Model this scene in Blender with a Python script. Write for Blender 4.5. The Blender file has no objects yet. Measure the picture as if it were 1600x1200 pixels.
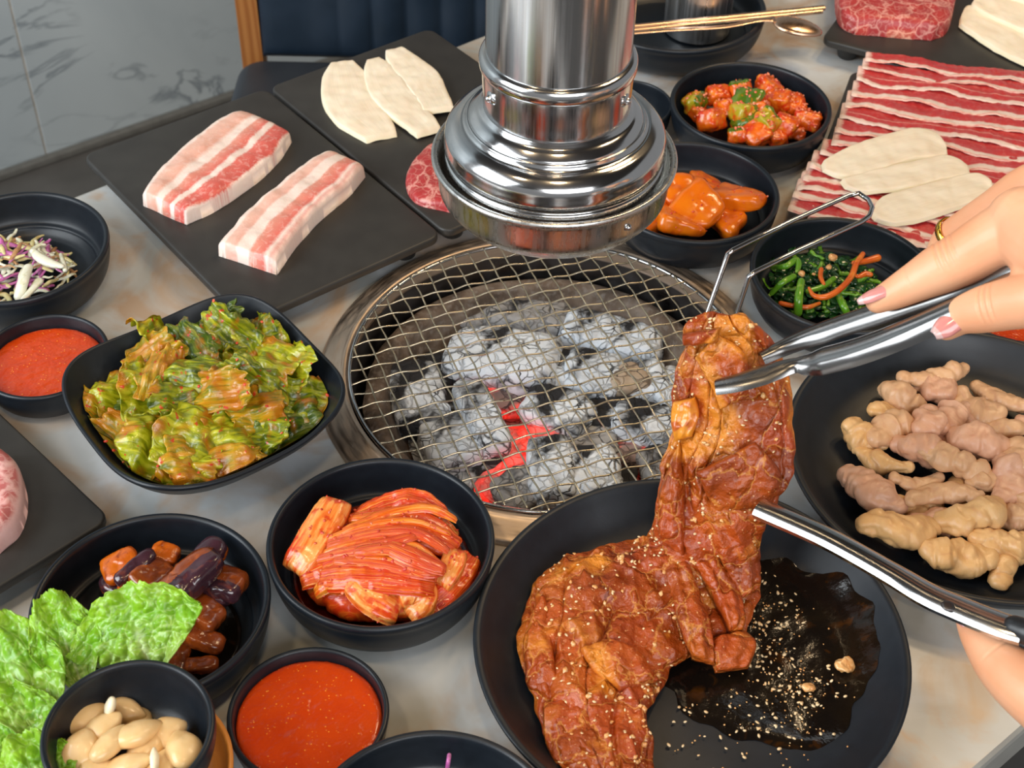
import bpy, bmesh, math, random
import numpy as np
from mathutils import Vector, Matrix, noise, Euler

# Everything below is given in centimetres on the table top (z = 0 is the
# table surface); cm() turns it into metres with the floor at z = 0.
S = 0.01
TABLE_Z = 75.0
random.seed(7)
scene = bpy.context.scene
COL = scene.collection
PI = math.pi

def cm(p):
    return Vector((p[0]*S, p[1]*S, (p[2]+TABLE_Z)*S))

# ------------------------------------------------------------------ camera
cam_data = bpy.data.cameras.new('camera')
cam = bpy.data.objects.new('camera', cam_data)
COL.objects.link(cam)
cam_data.sensor_width = 36.0
cam_data.lens = 2266.73/1600*36.0
cam_data.clip_start = 0.02
e, roll = math.radians(43.0214), math.radians(1.28617)
fw = Vector((0, math.cos(e), -math.sin(e)))
r0 = Vector((1, 0, 0)); u0 = Vector((0, math.sin(e), math.cos(e)))
rr = math.cos(roll)*r0 + math.sin(roll)*u0
uu = -math.sin(roll)*r0 + math.cos(roll)*u0
mw = Matrix((rr, uu, -fw)).transposed().to_4x4()
mw.translation = cm((0, 0, 71.8605))
cam.matrix_world = mw
cam_data.dof.use_dof = True
cam_data.dof.focus_distance = 0.95
cam_data.dof.aperture_fstop = 16.0
scene.camera = cam

# ------------------------------------------------------------------ world
world = bpy.data.worlds.new('world')
scene.world = world
world.use_nodes = True
bg = world.node_tree.nodes['Background']
bg.inputs[0].default_value = (0.97, 0.98, 1.0, 1)
bg.inputs[1].default_value = 0.30

def area(name, loc, target, size, power, col):
    d = bpy.data.lights.new(name, 'AREA')
    d.shape = 'RECTANGLE'; d.size = size[0]; d.size_y = size[1]
    d.energy = power; d.color = col
    o = bpy.data.objects.new(name, d); COL.objects.link(o)
    o.location = cm(loc)
    o.rotation_euler = (cm(target)-cm(loc)).to_track_quat('-Z', 'Y').to_euler()
    return o
# daylight through a tall window on the left, and one further back on the right
area('window_light', (-190, -10, 120), (0, 80, 0), (1.5, 1.7), 66, (0.90, 0.96, 1.0))
area('window_light', (60, -150, 150), (5, 70, 0), (2.0, 1.3), 46, (0.97, 0.98, 1.0))
#area('window_light', (30, 330, 190), (5, 100, 0), (1.6, 0.8), 16, (0.95, 0.97, 1.0))
# warm ceiling lamps of the dining room
for lx, ly in ((55, 140), (85, 120), (70, 165), (100, 145), (-60, 30), (10, 20)):
    d = bpy.data.lights.new('ceiling_lamp', 'AREA'); d.shape = 'DISK'; d.size = 0.16
    d.energy = 3.2; d.color = (1.0, 0.72, 0.42)
    o = bpy.data.objects.new('ceiling_lamp', d); COL.objects.link(o)
    o.location = cm((lx, ly, 160))
scene.view_settings.view_transform = 'Standard'
scene.view_settings.look = 'None'
scene.view_settings.gamma = 1.0
scene.view_settings.use_curve_mapping = False
scene.view_settings.exposure = 0.0

# ------------------------------------------------------------------ object helpers
ORG = {}
def tag(o, label=None, cat=None, group=None, kind=None):
    if label: o['label'] = label
    if cat: o['category'] = cat
    if group: o['group'] = group
    if kind: o['kind'] = kind
    return o

def thing(name, label, cat, loc, group=None):
    o = bpy.data.objects.new(name, None); COL.objects.link(o)
    o.empty_display_size = 0.02
    o.location = cm(loc); ORG[o.name] = loc
    return tag(o, label, cat, group)

def obj(name, V, F, mat, parent=None, smooth=True, uv=None, midx=None, auto=None):
    """one mesh object from world-cm vertices; origin = parent's base or its own base"""
    V = np.asarray(V, float)
    if parent is not None:
        org = ORG[parent.name]
    else:
        org = (float((V[:, 0].min()+V[:, 0].max())/2), float((V[:, 1].min()+V[:, 1].max())/2), float(V[:, 2].min()))
    me = bpy.data.meshes.new(name)
    L = (V - np.array(org))*S
    me.from_pydata([tuple(v) for v in L], [], [tuple(f) for f in F])
    mats = mat if isinstance(mat, (list, tuple)) else [mat]
    for m in mats: me.materials.append(m)
    if midx is not None:
        me.polygons.foreach_set('material_index', list(midx))
    if uv is not None:
        ul = me.uv_layers.new(name='UVMap')
        li = np.empty(len(me.loops), int); me.loops.foreach_get('vertex_index', li)
        ul.data.foreach_set('uv', np.asarray(uv, float)[li].ravel())
    me.polygons.foreach_set('use_smooth', [bool(smooth)]*len(me.polygons))
    if auto is not None: me.set_sharp_from_angle(angle=math.radians(auto))
    me.update()
    o = bpy.data.objects.new(name, me); COL.objects.link(o)
    ORG[o.name] = org
    if parent is not None:
        o.parent = parent
    else:
        o.location = cm(org)
    return o

def dup(root, loc, rotz=0, label=None, group=None):
    r = root.copy(); COL.objects.link(r); r.location = cm(loc); r.rotation_euler = (0, 0, rotz)
    ORG[r.name] = loc
    if label: r['label'] = label
    if group: r['group'] = group
    for ch in list(root.children):
        c = ch.copy(); COL.objects.link(c); c.parent = r
        for g in list(ch.children):
            h = g.copy(); COL.objects.link(h); h.parent = c
    return r

def join(*parts):
    V = []; F = []; n = 0
    for v, f in parts:
        V.extend([tuple(a) for a in v]); F.extend([tuple(i+n for i in q) for q in f]); n += len(v)
    return V, F

def fbm(x, y, z, s, oct=3):
    t = 0; a = 1.0
    for k in range(oct):
        t += a*noise.noise(Vector((x*s, y*s, z*s))); s *= 2.03; a *= .5
    return t

# ------------------------------------------------------------------ shapes (cm)
def lathe(prof, c=(0, 0, 0), n=96, closed=False, sx=1, sy=1):
    V = []; F = []
    m = len(prof)
    for (r, z) in prof:
        for k in range(n):
            a = 2*PI*k/n
            V.append((c[0]+r*math.cos(a)*sx, c[1]+r*math.sin(a)*sy, c[2]+z))
    for i in range(m-1 + (1 if closed else 0)):
        j = (i+1) % m
        for k in range(n):
            k2 = (k+1) % n
            F.append((i*n+k, i*n+k2, j*n+k2, j*n+k))
    if not closed:
        if prof[0][0] < .3: F.append(tuple(range(n-1, -1, -1)))
        if prof[-1][0] < .3: F.append(tuple((m-1)*n+k for k in range(n)))
    return V, F

def smooth_prof(pts, sub=6):
    out = []
    P = [pts[0]]+list(pts)+[pts[-1]]
    for i in range(1, len(P)-2):
        a, b, c, d = [np.array(q, float) for q in P[i-1:i+3]]
        for k in range(sub):
            t = k/sub
            out.append(tuple(.5*((2*b)+(-a+c)*t+(2*a-5*b+4*c-d)*t*t+(-a+3*b-3*c+d)*t**3)))
    out.append(tuple(pts[-1])); return out

def cat(pts, n):
    """catmull-rom through pts, n samples, returns array"""
    P = np.asarray(pts, float)
    if len(P) == 2: 
        t = np.linspace(0, 1, n)[:, None]; return P[0]*(1-t)+P[1]*t
    Q = np.vstack([2*P[0]-P[1], P, 2*P[-1]-P[-2]])
    d = np.r_[0, np.cumsum(np.linalg.norm(np.diff(P[:, :3], axis=0), axis=1)+1e-9)]
    s = np.linspace(0, d[-1], n); out = []
    for a in s:
        i = min(max(np.searchsorted(d, a, 'right')-1, 0), len(P)-2)
        t = (a-d[i])/(d[i+1]-d[i])
        p0, p1, p2, p3 = Q[i], Q[i+1], Q[i+2], Q[i+3]
        out.append(.5*(2*p1+(-p0+p2)*t+(2*p0-5*p1+4*p2-p3)*t*t+(-p0+3*p1-3*p2+p3)*t**3))
    return np.array(out)

def tube(pts, r, n=12, samples=None, caps=True, flat=None, twist=0):
    """swept tube; r number or list per control point or 4th coordinate; flat=(a,b,up) elliptic section"""
    P = np.asarray(pts, float)
    if P.shape[1] == 4: R = P[:, 3]; P = P[:, :3]
    else: R = np.full(len(P), r) if np.isscalar(r) else np.asarray(r, float)
    if samples:
        A = cat(np.c_[P, R], samples); P = A[:, :3]; R = A[:, 3]
    T = np.gradient(P, axis=0); T /= np.linalg.norm(T, axis=1)[:, None]+1e-9
    up = np.array([0, 0, 1.]) if abs(T[0][2]) < .9 else np.array([1., 0, 0])
    V = []; F = []
    N0 = np.cross(T[0], up); N0 /= np.linalg.norm(N0)
    for i in range(len(P)):
        N0 = N0-T[i]*(N0@T[i]); N0 /= np.linalg.norm(N0)+1e-9
        B = np.cross(T[i], N0)
        for k in range(n):
            a = 2*PI*k/n + twist*i/len(P)
            ca, sa = math.cos(a), math.sin(a)
            if flat: ca *= flat[0]; sa *= flat[1]
            V.append(tuple(P[i]+R[i]*(ca*N0+sa*B)))
    for i in range(len(P)-1):
        for k in range(n):
            k2 = (k+1) % n
            F.append((i*n+k, i*n+k2, (i+1)*n+k2, (i+1)*n+k))
    if caps:
        F.append(tuple(range(n-1, -1, -1))); F.append(tuple((len(P)-1)*n+k for k in range(n)))
    return V, F

def capsule(pts, n=14, samples=20, flat=None):
    """tube whose ends are rounded off (4th coordinate = radius)"""
    A = cat(pts, samples)
    P, R = A[:, :3], A[:, 3]
    def cap(p, q, r, sgn):
        t = (p-q)/np.linalg.norm(p-q)
        return [np.r_[p+t*r*math.sin(a), r*math.cos(a)+.002] for a in (.35, .7, 1.0, 1.25, 1.42, 1.53)]
    head = cap(P[0], P[1], R[0], -1)[::-1]; tail = cap(P[-1], P[-2], R[-1], 1)
    return tube(np.vstack([head, A, tail]), 0, n, flat=flat)

def rot(rx, ry, rz): return np.array(Euler((rx, ry, rz)).to_matrix())

ICO = {}
def ico(sub):
    if sub not in ICO:
        bm = bmesh.new(); bmesh.ops.create_icosphere(bm, subdivisions=sub, radius=1)
        ICO[sub] = (np.array([v.co[:] for v in bm.verts]), [tuple(v.index for v in f.verts) for f in bm.faces]); bm.free()
    return ICO[sub]

def blob(c, rad, R=(0, 0, 0), n=2, amp=0, fr=1, sub=4, seed=0, fn=None, oct=3):
    D, F = ico(sub)
    a = np.abs(D/np.array(rad))
    k = (a**n).sum(1)**(-1.0/n)
    L = D*k[:, None]
    if amp:
        for i in range(len(L)):
            p = L[i]; L[i] = p + D[i]*amp*fbm(p[0]+seed*7.3, p[1]+seed*3.1, p[2]-seed*5.7, fr, oct)
    if fn: L = fn(L)
    V = L @ rot(*R).T + np.array(c)
    return V, F, L

def slab(rows, nu, nv, th, disp=None, sharp=6, usharp=6, bottom=0.0, ease=True, thf=None):
    """closed thick sheet: rows of control points across; returns V,F,UV"""
    cols = len(rows[0])
    C = [cat([r[j] for r in rows], nu) for j in range(cols)]
    uu = np.linspace(0, 1, nu); vv = np.linspace(0, 1, nv)
    if ease: vv = .5-.5*np.cos(PI*vv); vv = vv*.75+np.linspace(0, 1, nv)*.25
    G = np.zeros((nu, nv, 3))
    for i in range(nu):
        A = np.array([c[i] for c in C])
        if cols == 2: G[i] = A[0][None]*(1-vv)[:, None]+A[1][None]*vv[:, None]
        else:
            Q = np.vstack([2*A[0]-A[1], A, 2*A[-1]-A[-2]])
            for j, v in enumerate(vv):
                x = v*(cols-1); k = min(int(x), cols-2); t = x-k
                p0, p1, p2, p3 = Q[k:k+4]
                G[i, j] = .5*(2*p1+(-p0+p2)*t+(2*p0-5*p1+4*p2-p3)*t*t+(-p0+3*p1-3*p2+p3)*t**3)
    dU = np.gradient(G, axis=0); dV = np.gradient(G, axis=1)
    N = np.cross(dV, dU); N /= np.linalg.norm(N, axis=2)[..., None]+1e-9
    if N[nu//2, nv//2, 2] < 0 or (abs(N[nu//2, nv//2, 2]) < .2 and N[nu//2, nv//2, 1] > 0): N = -N; flip = True
    else: flip = False
    D = np.zeros((nu, nv)); B = np.zeros((nu, nv))
    for i, u in enumerate(uu):
        pu = (1-abs(2*u-1)**usharp)**(1/usharp) if usharp else 1
        for j, v in enumerate(vv):
            pv = (1-abs(2*v-1)**sharp)**(1/sharp) if sharp else 1
            B[i, j] = pu*pv*th*(thf(u, v) if thf else 1)
            if disp: D[i, j] = disp(u, v, G[i, j])
    top = G + N*(B+D)[..., None]
    bot = G + N*(bottom+D*(0 if bottom == 0 and disp and th > .9 else 1))[..., None]
    V = np.vstack([top.reshape(-1, 3), bot.reshape(-1, 3)])
    n0 = nu*nv; F = []
    for i in range(nu-1):
        for j in range(nv-1):
            a, b, c, d = i*nv+j, i*nv+j+1, (i+1)*nv+j+1, (i+1)*nv+j
            F.append((a, b, c, d) if not flip else (d, c, b, a))
            F.append((d+n0, c+n0, b+n0, a+n0) if not flip else (a+n0, b+n0, c+n0, d+n0))
    ring = [j for j in range(nv)]+[i*nv+nv-1 for i in range(1, nu)]+[(nu-1)*nv+j for j in range(nv-2, -1, -1)]+[i*nv for i in range(nu-2, 0, -1)]
    for a, b in zip(ring, ring[1:]+ring[:1]):
        F.append((b, a, a+n0, b+n0) if not flip else (a, b, b+n0, a+n0))
    UV = np.array([(u, v) for u in uu for v in vv]*2)
    return V, F, UV

def rprism(poly, z0, z1, bev=0.15, seg=3):
    """prism from a ccw outline with rounded top and bottom edges"""
    P = np.array(poly, float); n = len(P)
    E = np.roll(P, -1, 0)-P; E /= np.linalg.norm(E, axis=1)[:, None]+1e-9
    nrm = np.stack([E[:, 1], -E[:, 0]], 1); vn = nrm+np.roll(nrm, 1, 0); vn /= np.linalg.norm(vn, axis=1)[:, None]+1e-9
    lev = []
    for k in range(seg+1):
        a = PI/2*k/seg; lev.append((-bev*(1-math.sin(a)), z0+bev*(1-math.cos(a))))
    for k in range(seg+1):
        a = PI/2*k/seg; lev.append((-bev*(1-math.cos(a)), z1-bev*(1-math.sin(a))))
    V = []; F = []
    for off, z in lev:
        Q = P+vn*off
        V += [(q[0], q[1], z) for q in Q]
    for i in range(len(lev)-1):
        for k in range(n):
            k2 = (k+1) % n
            F.append((i*n+k, i*n+k2, (i+1)*n+k2, (i+1)*n+k))
    F.append(tuple(range(n-1, -1, -1))); F.append(tuple((len(lev)-1)*n+k for k in range(n)))
    return V, F

def rounded_rect(c, ux, hx, hy, rad, seg=5):
    """ccw outline, centre c, unit x axis ux, half sizes, corner radius"""
    ux = np.array(ux, float)/np.linalg.norm(ux); uy = np.array([-ux[1], ux[0]])
    out = []
    for sx, sy, a0 in ((1, 1, 0), (-1, 1, PI/2), (-1, -1, PI), (1, -1, 1.5*PI)):
        for k in range(seg+1):
            a = a0+PI/2*k/seg
            x = sx*(hx-rad)+rad*math.cos(a); y = sy*(hy-rad)+rad*math.sin(a)
            out.append(tuple(np.array(c[:2])+ux*x+uy*y))
    return out

def box(c, h, rz=0, bev=.2, rx=0, ry=0):
    """bevelled box"""
    V, F = rprism(rounded_rect((0, 0), (1, 0), h[0], h[1], min(bev, h[0]*.9, h[1]*.9), 3), -h[2], h[2], min(bev, h[2]*.9), 2)
    return np.array(V) @ rot(rx, ry, rz).T + np.array(c), F

def rest_in(V, c, prof, rmax):
    """let food lie on the inside of a vessel: prof = (radii, heights) of its inner surface"""
    V = np.array(V, float)
    dx, dy = V[:, 0]-c[0], V[:, 1]-c[1]; r = np.hypot(dx, dy)+1e-9
    k = np.where(r > rmax, rmax/r, 1.0); V[:, 0] = c[0]+dx*k; V[:, 1] = c[1]+dy*k; r = r*k
    V[:, 2] = np.maximum(V[:, 2], np.interp(r, prof[0], prof[1])+.05)
    return V
IN_BOWL = ((0, 4.2, 5.1, 5.6, 5.75, 6.1, 6.35, 6.5), (.63, .65, .83, 1.24, 1.5, 1.68, 2.3, 3.3))
IN_PLATE = ((0, 8.4, 9.5, 10.6, 11.6, 12.25), (.52, .64, .84, 1.32, 2.28, 3.1))
ORD = ['first', 'second', 'third', 'fourth', 'fifth', 'sixth', 'seventh', 'eighth', 'ninth', 'tenth', 'eleventh', 'twelfth', 'thirteenth', 'fourteenth', 'fifteenth', 'sixteenth', 'seventeenth']
def place_labels(obs, head, width=6):
    """tell look-alikes apart by their place in the heap"""
    pos = lambda o: Vector(ORG[o.name])
    obs = sorted(obs, key=lambda o: -pos(o).y); n = len(obs)
    if n <= 12:
        for i, o in enumerate(obs):
            o['label'] = '%s, %s' % (head, 'farthest back of all' if i == 0 else 'nearest the front of all' if i == n-1 else ORD[i]+' counted from the back')
        return
    rows = [obs[i:i+width] for i in range(0, n, width)]
    for a, row in enumerate(rows):
        row.sort(key=lambda o: pos(o).x)
        for b, o in enumerate(row):
            o['label'] = '%s, %s from left in %s row from back' % (head, ORD[b], ORD[a])

def flecks(name, label, catg, obs, n, mat, size, seed, flat=.6, up=.25):
    """small seasoning bits stuck on the upper faces of the given objects, one stuff object"""
    r = random.Random(seed); D, Fi = ico(2); V = []; F = []; k = 0; pools = []
    for o in obs:
        org = np.array(ORG[o.name]); me = o.data
        pts = [(np.array(v.co)/S+org, np.array(v.normal)) for v in me.vertices if v.normal.z > up]
        if pts: pools.append(pts)
    for _ in range(n):
        p, nn = r.choice(r.choice(pools)); s = size*r.uniform(.5, 1.5)
        v = (D*np.array((s*r.uniform(.8, 1.7), s, s*flat)))@rot(r.uniform(-.6, .6), r.uniform(-.6, .6), r.uniform(0, 6.3)).T+p+nn*s*flat*.4
        V.append(v); F += [tuple(t+k for t in f) for f in Fi]; k += len(v)
    return tag(obj(name, np.vstack(V), F, mat), label, catg, kind='stuff')

# ------------------------------------------------------------------ materials
class Net:
    def __init__(s, name):
        s.m = bpy.data.materials.new(name); s.m.use_nodes = True
        s.t = s.m.node_tree; s.b = s.t.nodes['Principled BSDF']
        s.tc = s.t.nodes.new('ShaderNodeTexCoord')
        s.obj = s.tc.outputs['Object']; s.uv = s.tc.outputs['UV']
    def put(s, sock, v):
        if v is None: return
        if isinstance(v, bpy.types.NodeSocket): s.t.links.new(v, sock)
        else:
            if sock.type == 'RGBA' and len(v) == 3: v = (*v, 1)
            sock.default_value = v
    def node(s, ty, ins={}, **props):
        n = s.t.nodes.new(ty)
        for k, v in props.items(): setattr(n, k, v)
        for k, v in ins.items(): s.put(n.inputs[k], v)
        return n
    def noise(s, scale, detail=3, dist=0, vec=None, rough=.5):
        return s.node('ShaderNodeTexNoise', {'Vector': vec or s.obj, 'Scale': scale, 'Detail': detail, 'Distortion': dist, 'Roughness': rough}).outputs[0]
    def vor(s, scale, vec=None, feature='F1', out='Distance', rnd=1.0):
        return s.node('ShaderNodeTexVoronoi', {'Vector': vec or s.obj, 'Scale': scale, 'Randomness': rnd}, feature=feature).outputs[out]
    def wave(s, scale, vec=None, dist=2, detail=2, direction='X'):
        return s.node('ShaderNodeTexWave', {'Vector': vec or s.obj, 'Scale': scale, 'Distortion': dist, 'Detail': detail}, bands_direction=direction).outputs['Fac']
    def map(s, vec=None, scale=(1, 1, 1), loc=(0, 0, 0), rotation=(0, 0, 0)):
        return s.node('ShaderNodeMapping', {'Vector': vec or s.obj, 'Scale': scale, 'Location': loc, 'Rotation': rotation}).outputs[0]
    def ramp(s, fac, stops, interp='LINEAR'):
        n = s.node('ShaderNodeValToRGB', {'Fac': fac}); cr = n.color_ramp; cr.interpolation = interp
        while len(cr.elements) < len(stops): cr.elements.new(.5)
        for el, (p, c) in zip(cr.elements, stops):
            el.position = p; el.color = (c, c, c, 1) if not hasattr(c, '__len__') else (*c, 1)
        return n.outputs[0]
    def mix(s, fac, a, b, mode='MIX'):
        n = s.node('ShaderNodeMix', data_type='RGBA', blend_type=mode)
        s.put(n.inputs[0], fac); s.put(n.inputs[6], a); s.put(n.inputs[7], b); return n.outputs[2]
    def math(s, op, a, b=0.0, c=None):
        n = s.node('ShaderNodeMath', operation=op); s.put(n.inputs[0], a); s.put(n.inputs[1], b)
        if c is not None: s.put(n.inputs[2], c)
        return n.outputs[0]
    def sep(s, v):
        return s.node('ShaderNodeSeparateXYZ', {0: v}).outputs
    def comb(s, x, y, z=0.0):
        return s.node('ShaderNodeCombineXYZ', {0: x, 1: y, 2: z}).outputs[0]
    def bump(s, h, strength=.3, dist=.001):
        n = s.node('ShaderNodeBump', {'Height': h, 'Strength': strength, 'Distance': dist})
        s.put(s.b.inputs['Normal'], n.outputs[0]); return n.outputs[0]
    def set(s, **k):
        names = dict(col='Base Color', rough='Roughness', metal='Metallic', coat='Coat Weight', coatr='Coat Roughness', sss='Subsurface Weight',
                     spec='Specular IOR Level', em='Emission Color', ems='Emission Strength', trans='Transmission Weight', alpha='Alpha', ior='IOR', aniso='Anisotropic')
        for a, v in k.items(): s.put(s.b.inputs[names[a]], v)
        if 'sss' in k and not isinstance(k['sss'], bpy.types.NodeSocket) and k['sss'] > 0:
            s.b.inputs['Subsurface Radius'].default_value = (1, .4, .2); s.b.inputs['Subsurface Scale'].default_value = .004
        return s.m

def simple(name, c1, c2=None, rough=.4, scale=60, bump=.15, bs=None, metal=0, coat=0, sss=0, spec=.5, bd=.0006):
    g = Net(name)
    f = g.noise(scale, 4)
    g.set(col=g.mix(g.ramp(f, [(.35, 0.0), (.65, 1.0)]), c1, c2 or tuple(c*.8 for c in c1)), rough=rough, metal=metal, coat=coat, sss=sss, spec=spec)
    if bump: g.bump(g.noise(bs or scale*6, 3), bump, bd)
    return g.m

# ------------------------------------------------------------------ shared materials
def marble_table():
    g = Net('polished_table_stone')
    a = g.noise(5.5, 5, 1.2); b = g.noise(9.0, 4, 2.0, vec=g.map(loc=(3, 1, 0)))
    base = g.ramp(a, [(.32, (.38, .39, .37)), (.52, (.50, .51, .50)), (.68, (.66, .70, .72))])
    warm = g.ramp(b, [(.46, 0.0), (.64, .85)])  # warm blotches: partly stone tone, partly orange room reflections put into the colour
    col = g.mix(warm, base, (.46, .31, .19))
    glare = g.ramp(g.noise(7, 5, 1.5, vec=g.map(loc=(8, 3, 0))), [(.52, 0.0), (.68, .6)])  # bluish-white patches: window glare painted into the stone colour
    g.set(col=g.mix(glare, col, (.66, .70, .74)), rough=.25, spec=.5)
    return g.m
M_TABLE = marble_table()
M_TEDGE = simple('grey_table_edge', (.33, .33, .30), (.27, .26, .24), .4, 30, .1)
def blackware(name='matte_black_melamine', rough=.36, ring=False):
    g = Net(name)
    f = g.noise(140, 5)
    n2 = g.noise(18, 3)
    g.set(col=g.mix(f, (.005, .0075, .011), (.010, .0145, .021)), rough=g.ramp(n2, [(.3, rough-.05), (.7, rough+.08)]), spec=.42)
    g.bump(g.noise(900, 2), .12, .0003)
    return g.m
M_BLACK = blackware()
M_BLACK2 = blackware('speckled_black_plate', .42)
M_BOARD = simple('dark_slate_board', (.026, .024, .022), (.034, .032, .029), .46, 40, .12, 700, bd=.0003)
def steel(name, c=(.62, .62, .62), rough=.16, streak=None, warm=0):
    g = Net(name)
    sc = streak or (40, 40, 40)
    f = g.noise(1.0, 4, 0, vec=g.map(scale=sc))
    g.set(col=g.mix(f, c, tuple(x*.82 for x in c)), rough=g.ramp(f, [(.3, rough*.7), (.7, rough*1.5)]), metal=1.0)
    g.bump(f, .04, .0004)
    return g.m
M_STEEL = steel('polished_steel', (.66, .66, .66), .13, (30, 30, 30))
M_DUCT = steel('brushed_duct_steel', (.60, .61, .62), .16, (900, 900, 3))
M_RING = steel('brushed_ring_steel', (.80, .64, .50), .40, (60, 60, 900))
M_WIRE = steel('grate_wire', (.70, .62, .46), .30, (200, 200, 200))
M_DARKST = steel('blackened_steel', (.16, .15, .15), .38, (60, 60, 60))
M_ROSE = steel('rose_gold_steel', (.78, .52, .36), .26, (60, 60, 60))
M_NAVY = simple('navy_leather', (.008, .018, .032), (.012, .024, .042), .42, 18, .2, 260)
M_SEAT = simple('grey_navy_seat_leather', (.022, .028, .038), (.03, .037, .048), .5, 18, .2, 260)
def wood(name, c1, c2, rough=.4):
    g = Net(name)
    f = g.wave(30, g.map(scale=(1, 1, .12)), 6, 3)
    g.set(col=g.mix(f, c1, c2), rough=rough); g.bump(f, .08, .0005); return g.m
M_WOOD = wood('orange_chair_wood', (.42, .17, .045), (.30, .10, .022))
M_FLOOR = simple('dark_grey_floor', (.105, .098, .090), (.075, .07, .064), .45, 9, .1, 90)
def wallmarble():
    g = Net('grey_wall_marble')
    a = g.noise(2.2, 5, 1)
    v = g.map(scale=(1.0, 1.0, 3.0), rotation=(0, -.55, 0))
    ve = g.ramp(g.noise(3.4, 5, 1.4, vec=v), [(.46, 0.0), (.50, .85), (.52, 0.0)])
    mask = g.ramp(g.noise(3.0, 2), [(.42, 0.0), (.6, 1.0)])
    col = g.ramp(a, [(.3, (.42, .48, .51)), (.7, (.54, .60, .62))])
    g.set(col=g.mix(g.math('MULTIPLY', ve, mask), col, (.15, .18, .21)), rough=.3)
    return g.m
M_WALL = wallmarble()
M_GROUT = simple('tile_grout', (.62, .60, .55), None, .8)
M_BASE = simple('baseboard_stone', (.16, .155, .14), None, .5)
M_CEIL = simple('dark_ceiling', (.06, .05, .045), None, .8)
M_BLK = simple('black_frame', (.012, .012, .013), None, .45)

# ------------------------------------------------------------------ the room
def struct(name, V, F, m, smooth=False, parent=None):
    o = obj(name, V, F, m, parent, smooth=smooth)
    if parent is None: o['kind'] = 'structure'
    return o
V, F = box((0, 110, -77.5), (290, 300, 2.5), 0, .01)
struct('floor', V, F, M_FLOOR)
V, F = box((0, 110, 197), (290, 300, 2), 0, .01)
struct('ceiling', V, F, M_CEIL)
w0 = np.array((-82.6, 212.5)); wd = np.array((.795, .607)); wd /= np.linalg.norm(wd); wn = np.array((-wd[1], wd[0]))
wang = math.atan2(wd[1], wd[0])
def wallbox(s0, s1, z0, z1, d0, d1, bev=.05):
    c = w0+wd*(s0+s1)/2+wn*(d0+d1)/2
    return box((c[0], c[1], (z0+z1)/2), ((s1-s0)/2, abs(d1-d0)/2, (z1-z0)/2), wang, bev)
V, F = wallbox(-180, 260, -75, 195, .18, 9)
wall = struct('wall_left', V, F, M_GROUT)
for i in range(-3, 4):
    for k in range(4):
        V, F = wallbox(i*61.0+.2, i*61.0+60.8, -74.9+k*70+.0, -74.9+k*70+69.7, 0, .35, .08)
        if V[:, 2].max() < 206: obj('wall_tile', V, F, M_WALL, wall, smooth=False)
V, F = wallbox(-180, 260, -75, -73.6, -1.6, -.02, .3)
struct('baseboard_left', V, F, M_BASE)

# ------------------------------------------------------------------ table
T = np.array((.765, .643)); Nn = np.array((-.643, .765)); T /= np.linalg.norm(T); Nn = np.array((-T[1], T[0]))
GC = (2.63, 78.12)
def tn(t, n): return T*t+Nn*n
table = thing('dining_table', 'grey marbled stone dining table with a round charcoal grill set in its middle', 'table', (GC[0], GC[1], -75))
def table_top():
    t0, t1, n0, n1 = -30, 150, 17.6, 99.45
    c = np.array(GC); n = 160; hr = 15.7
    angs = [2*PI*k/n for k in range(n)]
    for cx, cy in ((t0, n0), (t1, n0), (t1, n1), (t0, n1)):
        d = tn(cx, cy)-c; angs.append(math.atan2(d[1], d[0]) % (2*PI))
    angs = sorted(set(angs)); rings = []
    def bound(a, ins):
        d = np.array((math.cos(a), math.sin(a))); ct, cn = c@T, c@Nn; dt, dn = d@T, d@Nn; best = 1e9
        for q, p, dd in ((t1-ins, ct, dt), (t0+ins, ct, dt), (n1-ins, cn, dn), (n0+ins, cn, dn)):
            if abs(dd) > 1e-9 and (q-p)/dd > 0: best = min(best, (q-p)/dd)
        return best
    lv = [('h', hr, -3.0), ('h', hr, 0), ('b', .35, 0), ('b', .1, -.1), ('b', 0, -.35), ('b', 0, -2.7), ('b', .3, -3.0)]
    V = []; F = []
    for kind, q, z in lv:
        for a in angs:
            r = q if kind == 'h' else bound(a, q)
            V.append((c[0]+r*math.cos(a), c[1]+r*math.sin(a), z))
    m = len(angs)
    for i in range(len(lv)):
        j = (i+1) % len(lv)
        for k in range(m):
            k2 = (k+1) % m
            F.append((i*m+k, j*m+k, j*m+k2, i*m+k2))
    return V, F, [0 if f[0]//m in (1, 0) else 1 for f in F]
V, F, mi = table_top()
obj('table_top', V, F, [M_TABLE, M_TEDGE], table, smooth=False, midx=mi)
for t in (-12, 132):
    c = tn(t, 58.5)
    V1, F1 = box((c[0], c[1], -39), (5, 5, 35.8), wang, .6)
    obj('pedestal', V1, F1, M_BLK, table, smooth=False)
    V1, F1 = box((c[0], c[1], -74), (5, 26, 1), math.atan2(T[1], T[0]), .5)
    obj('pedestal_foot', V1, F1, M_BLK, table, smooth=False)

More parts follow.
